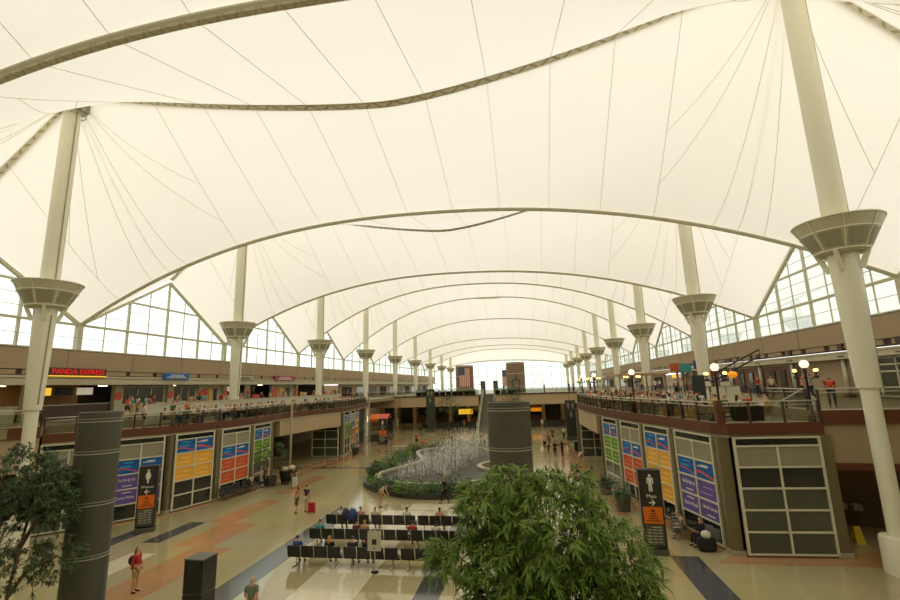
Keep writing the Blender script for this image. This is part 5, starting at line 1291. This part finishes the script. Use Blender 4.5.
for pts in ([(-16.2, 13, .6), (-16.15, 13, 2.0), (-15.9, 13, 3.4), (-15.75, 13.1, 4.6), (-16.2, 13.1, 5.6)], [(-16.1, 13, 1.9), (-15.5, 12.9, 2.6), (-14.9, 12.9, 2.9), (-14.4, 12.9, 3.1)], [(-15.9, 13, 3.3), (-15.3, 13, 4.3), (-14.9, 13, 5.0)]):
    MB().tube(pts, [.06, .05, .04, .03, .015][:len(pts)], 8).build('stem', M_BARK, tl, smooth=True)
foliage(tl, 'foliage', [((-16.6, 13.2, 5.45), (1.15, .9, .75), 260), ((-15.3, 13.0, 5.0), (.75, .7, .75), 200), ((-16.3, 13.1, 4.3), (.9, .8, .5), 130), ((-14.75, 12.9, 4.4), (.42, .5, .5), 70), ((-15.7, 13, 3.0), (.8, .6, .28), 70), ((-14.35, 12.9, 3.1), (.6, .5, .4), 46), ((-15.3, 12.9, 2.35), (.5, .4, .22), 20), ((-16.8, 13, 3.1), (.5, .5, .3), 30)], M_LEAFD, .145, .04, .28, 18, 9, .6)
def small_tree(x, y, h, r, l, m=M_LEAFD, z=0, seed=1, n=60, L=.2):
    o = empty('potted_tree', (x, y, z), 0, l, 'tree'); b = (x, y, z)
    smooth_angle(MB().lathe(b, [(.38, 0), (.5, .7), (.54, .7), (.54, .76), (.44, .76), (.4, .68), (.05, .68)], 20).build('pot', M_PLANTER, o))
    MB().tube([(x, y, z + .6), (x + .05, y, z + h * .4), (x, y, z + h * .7)], [.06, .05, .03], 8).build('trunk', M_BARK, o)
    foliage(o, 'foliage', [((x, y, z + h - r * .9), (r, r, r * .85), n)], m, L, .05, .4, 12, seed, .7)
small_tree(-21.9, 37.7, 3.6, 1.15, 'potted dark green ficus before the orange and green banner windows', seed=21, n=90)
small_tree(-21.2, 55.6, 4.0, 1.1, 'distant potted ficus before the far left banner windows', seed=22, n=70)
small_tree(-14.2, 82.9, 6.2, 1.8, 'tall potted ficus right of the sign column at the far bridge', seed=23, n=110, L=.3)
small_tree(-26.5, 88, 4.6, 1.9, 'distant potted tree under the far bridge at the left', seed=24, n=70, L=.3)
small_tree(-20.2, 90, 4.4, 1.4, 'distant potted tree under the far bridge, left of the sign column', seed=25, n=60, L=.3)
small_tree(-16.2, 93, 4.6, 1.6, 'distant potted tree left of the lit yellow sign', seed=26, n=60, L=.3)
small_tree(-9.9, 93, 4.2, 1.5, 'distant potted tree right of the lit yellow sign', seed=27, n=60, L=.3)
small_tree(-3.2, 84, 7.6, 1.6, 'treetop showing just above the middle grey pylon', seed=28, n=70, L=.3)
small_tree(4.9, 91.5, 3.4, 1.2, 'distant potted tree under the far bridge on the right', seed=29, n=40, L=.3)
def palm(x, y, l, r, h, pr, ph, seed, broad=.1):
    o = empty('potted_palm', (x, y, 0), 0, l, 'plant'); rr = random.Random(seed)
    smooth_angle(MB().lathe((x, y, 0), [(pr * .9, 0), (pr, ph), (pr + .05, ph), (pr + .05, ph + .06), (pr - .06, ph + .06), (pr - .06, ph - .05), (.05, ph - .05)], 24).build('pot', mat('pot_grey', (98, 92, 74), .5), o))
    mb = MB()
    for i in range(46):
        a = rr.uniform(0, 2 * PI); el = rr.uniform(.15, 1.3); L = rr.uniform(.7, 1.15)
        dx, dy = math.cos(a) * math.cos(el), math.sin(a) * math.cos(el); b = Vector((x, y, ph)); prev = b
        for j in range(1, 7):
            t = j / 6; p = b + Vector((dx * r * L * t, dy * r * L * t, math.sin(el) * h * L * t - .55 * h * t * t * math.cos(el)))
            d = p - prev
            for s in (-1, 1): leaf(mb, prev.lerp(p, .5), d.normalized() + Vector((-d.y, d.x, 0)).normalized() * s * .8, .34 * (1.1 - t * .5), broad * .6, .4)
            prev = p
    mb.build('fronds', M_LEAFD, o)
palm(5.35, 31.2, 'bushy potted palm beside the man sign pillar, before the orange banners', 1.15, 1.5, .45, .85, 3)
palm(5.0, 35.6, 'potted plant before the green banner window on the right', .9, .6, .42, .8, 4)
# ------------------------------------------------------------------ terraces: tables, chairs, diners
def edge_x(path, y):
    for a, b in zip(path, path[1:]):
        if min(a[1], b[1]) <= y <= max(a[1], b[1]) and abs(b[1] - a[1]) > 1e-6: return a[0] + (b[0] - a[0]) * (y - a[1]) / (b[1] - a[1])
    return path[-1][0]
def make_table(m):
    o = empty('cafe_table', (0, 0, 0))
    MB().lathe((0, 0, 0), [(.45, .72), (.47, .735), (.45, .75)], 20).build('table_top', m, o)
    MB().tube([(0, 0, .03), (0, 0, .72)], .035, 8).build('pedestal', M_BLACK, o); MB().lathe((0, 0, 0), [(.26, 0), (.26, .02), (.05, .05)], 16).build('foot', M_BLACK, o)
    return o
def make_cchair(m):
    o = empty('cafe_chair', (0, 0, 0))
    MB().box((0, 0, .44), (.42, .42, .04)).build('seat', m, o, bevel=.01)
    MB().box((0, .2, .72), (.4, .03, .34)).build('backrest', m, o, bevel=.01)
    for sx in (-1, 1):
        for sy_ in (-1, 1):
            MB().tube([(sx * .18, sy_ * .18, 0), (sx * .17, sy_ * .17, .44 if sy_ < 0 else .86)], .014, 5).build('leg', M_STEEL, o)
    return o
tp, cp, cg = make_table(M_TABLE), make_cchair(M_CHAIR), make_cchair(M_CHAIRG)
flag_used = {}
def place(proto, loc, rz, l, g, cat):
    if not flag_used.get(proto.name):
        flag_used[proto.name] = True; proto.location = loc; proto.rotation_euler = (0, 0, rz); tag(proto, l, cat, g); return proto
    return dup(proto, loc, rz, l, g)
cr_ = random.Random(77); ci = 0
cols = ['white', 'white', 'black', 'teal', 'pink', 'navy', 'cream', 'red', 'light blue', 'tan', 'grey', 'orange', 'green', 'yellow', 'brown', 'plum', 'white', 'cream']
def diner(x, y, z, rz, side, pose='sit', where='at a table'):
    global ci
    ci += 1; sh = cr_.choice(cols); hc = cr_.choice(['dark', 'dark', 'brown', 'brown', 'blond', 'grey'])
    part = 'near' if y < 38 else 'middle' if y < 50 else 'far'
    l = f'{"standing visitor" if pose != "sit" else "diner"} in {sh} with {hc} hair {where}, {part} {side} terrace'
    hr = cr_.choice(['short', 'short', 'long']); legs = 'long' if pose == 'sit' else cr_.choice(['long', 'shorts'])
    person((x, y, z), rz, pose, hr, legs, .6, sh, cr_.choice(['navy', 'black', 'tan', 'grey', 'blue']), hc, cr_.choice([0, 0, 1, 2]), label=l, group=l.split(' with')[0] + f' {side} {part}')
def setting(x, y, z, side, nch, occ, chp):
    part = 'near' if y < 38 else 'middle' if y < 50 else 'far'
    place(tp, (x, y, z), 0, f'round tan cafe table on the {part} part of the {side} terrace', f'tables {side} {part}', 'table')
    a0 = cr_.uniform(0, 2 * PI)
    for q in range(nch):
        a = a0 + q * 2 * PI / nch; cx_, cy_ = x + .72 * math.cos(a), y + .72 * math.sin(a)
        rz = math.atan2(y - cy_, x - cx_) + PI / 2
        place(chp, (cx_, cy_, z), rz, f'{"tan" if chp is cp else "grey"} cafe chair on the {part} part of the {side} terrace', f'{"tan" if chp is cp else "grey"} chairs {side} {part}', 'chair')
        if cr_.random() < occ: diner(cx_, cy_, z, rz, side)
y = 26.6
while y < 66:
    ex_ = edge_x(LD, y)
    if y > 29.5:
        n = 1
        for j in range(n): setting(max(ex_ - 1.45, -25.6), y + cr_.uniform(-.2, .2), TER, 'left', 4, .92, cg)
    y += 1.95
y = 26.2
while y < 62:
    ex_ = edge_x(RD, y)
    n = int((13.0 - ex_) / 1.95)
    for j in range(max(0, n)):
        if abs(y - 26.2) < .5 and ex_ + 1.1 + j * 1.9 > 11.8: continue
        setting(ex_ + 1.1 + j * 1.9, y + cr_.uniform(-.2, .2), TER, 'right', 3, .62 if y < 44 else .55, cp)
    y += 2.35
# tables in front row of the right terrace near the corner and standing people on the left terrace
for x, y in ((-25.7, 28.0), (-24.9, 29.6), (-25.0, 31.1), (-26.0, 33.5)): diner(x, y, TER, cr_.uniform(0, 6), 'left', 'stand', 'beside the railing')
for i in range(44):   # queueing and walking on the left walkway
    x, y = cr_.uniform(-34.5, -28.2), cr_.uniform(30.5, 80)
    if any(abs(y - yr(q)) < 1.6 for q in range(1, 5)): x = -31 - (i % 3)
    l_sh = cr_.choice(cols); part = 'near' if y < 42 else 'middle' if y < 58 else 'far'
    l = f'person in {l_sh} standing on the {part} left walkway by the food counters'
    person((x, y, MAIN), cr_.uniform(0, 6), cr_.choice(['stand', 'walk', 'arms']), cr_.choice(['short', 'long']), cr_.choice(['long', 'shorts']), .6, l_sh, cr_.choice(['navy', 'black', 'tan']), 'dark', cr_.choice([0, 1, 2]), label=l, group=f'walkway people in {l_sh}, {part} left')
for i in range(12):
    x, y = cr_.uniform(14.5, 21), cr_.uniform(33, 78)
    if abs(y - 40.6) < 1.5 or abs(y - 58.9) < 1.5: x = 18.5
    l_sh = cr_.choice(cols); part = 'near' if y < 48 else 'far'
    l = f'person in {l_sh} standing on the {part} right walkway behind the iron railing'
    person((x, y, MAIN), cr_.uniform(0, 6), cr_.choice(['stand', 'walk']), 'short', 'long', .6, l_sh, 'navy', 'dark', cr_.choice([0, 1]), label=l, group=f'walkway people in {l_sh}, {part} right')
person((15.2, 26.6, MAIN), 2.6, 'bend', 'short', 'long', .6, 'red', 'navy', 'dark', 1, label='person in red leaning over the walkway railing near the closest lamp post')
for x, c in ((3.0, 'black'), (7.4, 'navy'), (8.2, 'grey'), (-4.4, 'brown'), (11.2, 'black')):
    person((x, 87.2, MAIN), cr_.uniform(0, 6), 'stand', 'short', 'long', .6, c, 'black', 'dark', 0, label=f'distant person in {c} standing on the far bridge', group='people on the far bridge')
# flower planters along the far bridge railing
bx = None
for i in range(16):
    x = -20.5 + i * 1.15
    if -9.4 < x < -5.6: continue
    if bx is None:
        bx = empty('bridge_planter', (x, 86.6, MAIN), 0, 'leafy planter box on the far bridge railing beside the escalator', 'planter', 'planter boxes on the far bridge')
        MB().box((x, 86.6, MAIN + .3), (1.0, .4, .6)).build('box', M_SOIL, bx)
        mb = clump_mesh(random.Random(2), .55, .8, 120, .3, .12); mb.v = [v + Vector((x, 86.6, MAIN + .5)) for v in mb.v]; mb.build('foliage', M_LEAF, bx)
    else: dup(bx, (x, 86.6, MAIN), 0, 'leafy planter box on the far bridge railing beside the escalator')
# terrace planters with flowers on the right (dark pots by the rail)
for x, y, l in ((10.9, 26.0, 'dark square planter behind the glass railing above the dark window'), (8.6, 30.5, 'dark planter on the right terrace behind the purple banner window')):
    o = empty('planter', (x, y, TER), 0, l, 'planter')
    MB().box((x, y, TER + .35), (1.3 if x > 9 else .8, .6, .7)).build('box', mat('planter_box', (44, 36, 28), .9), o, bevel=.03)
    mb = clump_mesh(random.Random(int(x)), .5, .35, 110, .2, .08); mb.v = [v + Vector((x, y, TER + .65)) for v in mb.v]; mb.build('foliage', M_LEAFD, o)
# white boards on the terrace
o = empty('menu_easel', (12.6, 31.6, TER), 0, 'pair of tilted white boards on an easel behind the second lamp post', 'board')
for s in (-1, 1):
    mt = Matrix.Translation((12.0 + s * .42, 31.0, TER + 1.05)) @ Matrix.Rotation(-.12, 4, 'X') @ Matrix.Rotation(s * .05, 4, 'Z')
    MB().box((0, 0, 0), (.78, .04, 1.15), M=mt).build('board', mat('paper', (196, 190, 166)), o)
    MB().tube([(12.0 + s * .4, 31.0, TER), (12.0 + s * .4, 31.1, TER + 1.0)], .025, 6).build('leg', M_BLACK, o)
MB().box((12.0, 31.0, TER + 1.78), (.55, .04, .28)).build('header_card', mat('paper', (196, 190, 166)), o)
# street lamps
def lamp(x, y, z, l, h=2.3):
    o = empty('street_lamp', (x, y, z), 0, l, 'lamp', 'lamp posts with globes on the right terrace')
    smooth_angle(MB().lathe((x, y, z), [(.16, 0), (.16, .25), (.09, .35), (.06, .5), (.05, h - .2), (.08, h - .12), (.05, h)], 14).build('post', M_BLACK, o))
    gl = MB().sphere((x, y, z + h + .26), .2, 16, 10, 1.0).build('globe', M_GLOBE, o, smooth=True)
    MB().lathe((x, y, z + h), [(.1, 0), (.12, .06), (.06, .1)], 12).build('globe_cup', M_BLACK, gl)
    for i in range(4):
        a = .35 + i * PI / 2; ca, sa = 1.25 * math.cos(a), 1.25 * math.sin(a)
        MB().tube([(x, y, z + h - .35), (x + .2 * ca, y + .2 * sa, z + h - .45), (x + .42 * ca, y + .42 * sa, z + h - .32), (x + .46 * ca, y + .46 * sa, z + h - .15)], .022, 6).build('arm', M_BLACK, o)
        MB().lathe((x + .46 * ca, y + .46 * sa, z + h - .18), [(.05, 0), (.09, .06), (.04, .07)], 10).sphere((x + .46 * ca, y + .46 * sa, z + h - .35), .07, 10, 6).build('lamp_cup', M_BLACK, o, smooth=True)
        MB().sphere((x + .46 * ca, y + .46 * sa, z + h - .04), .075, 12, 8).build('bulb', M_BULB, o, smooth=True)
lamp(13.2, 24.75, TER, 'black lamp post with white globe at the right end of the terrace railing', 2.42)
lamp(9.25, 24.9, TER, 'black lamp post with white globe at the terrace corner above the purple banners', 2.42)
lamp(7.0, 33.0, TER, 'black lamp post with white globe above the orange banner window', 2.45)
lamp(6.1, 44.5, TER, 'third farthest black lamp post, above the passage beam on the right', 2.5)
lamp(6.0, 53.5, TER, 'most distant black lamp post, at the far end of the right terrace', 2.5)
# shops stall with bunting on the right terrace
o = empty('snack_stall', (10.5, 47, TER), 0, 'pale snack stall with a beige flat canopy on the far right terrace', 'stall')
MB().box((11.3, 50, TER + .55), (3.0, 3.0, 1.1)).build('counter', M_CREAMW, o); MB().box((11.0, 51, TER + 2.75), (4.6, 8, .16)).build('canopy', mat('canopy_rust', (186, 150, 110), .7), o)
for dx in (-2.1, 2.1):
    for dy in (-3.6, 3.6): MB().box((11.0 + dx, 51 + dy, TER + 1.35), (.12, .12, 2.7)).build('post', M_BEIGE, o)
for i, (x, y, z, c, l) in enumerate(((15.0, 43.5, 9.0, 'blue', 'blue hanging banner cloth on the right walkway'), (13.9, 46.5, 8.9, 'orange', 'orange hanging banner cloth on the right walkway'), (14.4, 45.5, 8.8, 'teal', 'teal hanging banner cloth on the right walkway'), (16.6, 45.5, 8.35, 'red', 'red hanging banner cloth on the right walkway'), (14.9, 48, 8.9, 'navy', 'navy hanging banner cloth on the right walkway'))):
    o = empty('cloth_banner', (x, y, z), 0, l, 'banner')
    MB().box((x, y, z), (1.1, .05, .75), .1).build('cloth', cm(c, COL[c]), o); MB().tube([(x, y, MAIN), (x, y, z + .4)], .03, 6).build('pole', M_BLACK, o)
o = empty('escalator', (15.5, 50, MAIN), 0, 'dark truss of an escalator rising behind the second right mast', 'escalator')
MB().bar((14.6, 45, 7.2), (21.5, 47, 10.3), .12, .12).bar((14.6, 45, 6.6), (21.5, 47, 9.7), .12, .12).build('truss', M_BLACK, o)
for i in range(9):
    t = i / 8; MB().tube([(14.6 + 6.9 * t, 45 + 2 * t, 6.6 + 3.1 * t), (14.6 + 6.9 * t, 45 + 2 * t, 7.2 + 3.1 * t)], .03, 5).build('baluster', M_BLACK, o)
o = empty('orange_lamp', (13.9, 35.0, 7.4), 0, 'orange glowing shade on a post behind the iron railing', 'lamp')
MB().sphere((14.1, 35, 8.0), .3, 12, 8, .8).build('shade', mat('amber_shade', (240, 150, 30), .5, emit=(255, 150, 30), es=.5), o, smooth=True); MB().tube([(14.1, 35, MAIN), (14.1, 35, 7.8)], .03, 6).build('post', M_BLACK, o)
o = empty('information_board', (12.6, 37, TER), 0, 'tall dark board behind the diners, below the second right mast', 'board')
MB().box((12.5, 37.0, TER + 1.2), (.9, .15, 2.4), .1).build('panel', mat('board_green', (44, 54, 50), .5), o, bevel=.02); MB().box((12.5, 37, TER + .05), (1.1, .5, .1)).build('foot', M_BLACK, o)
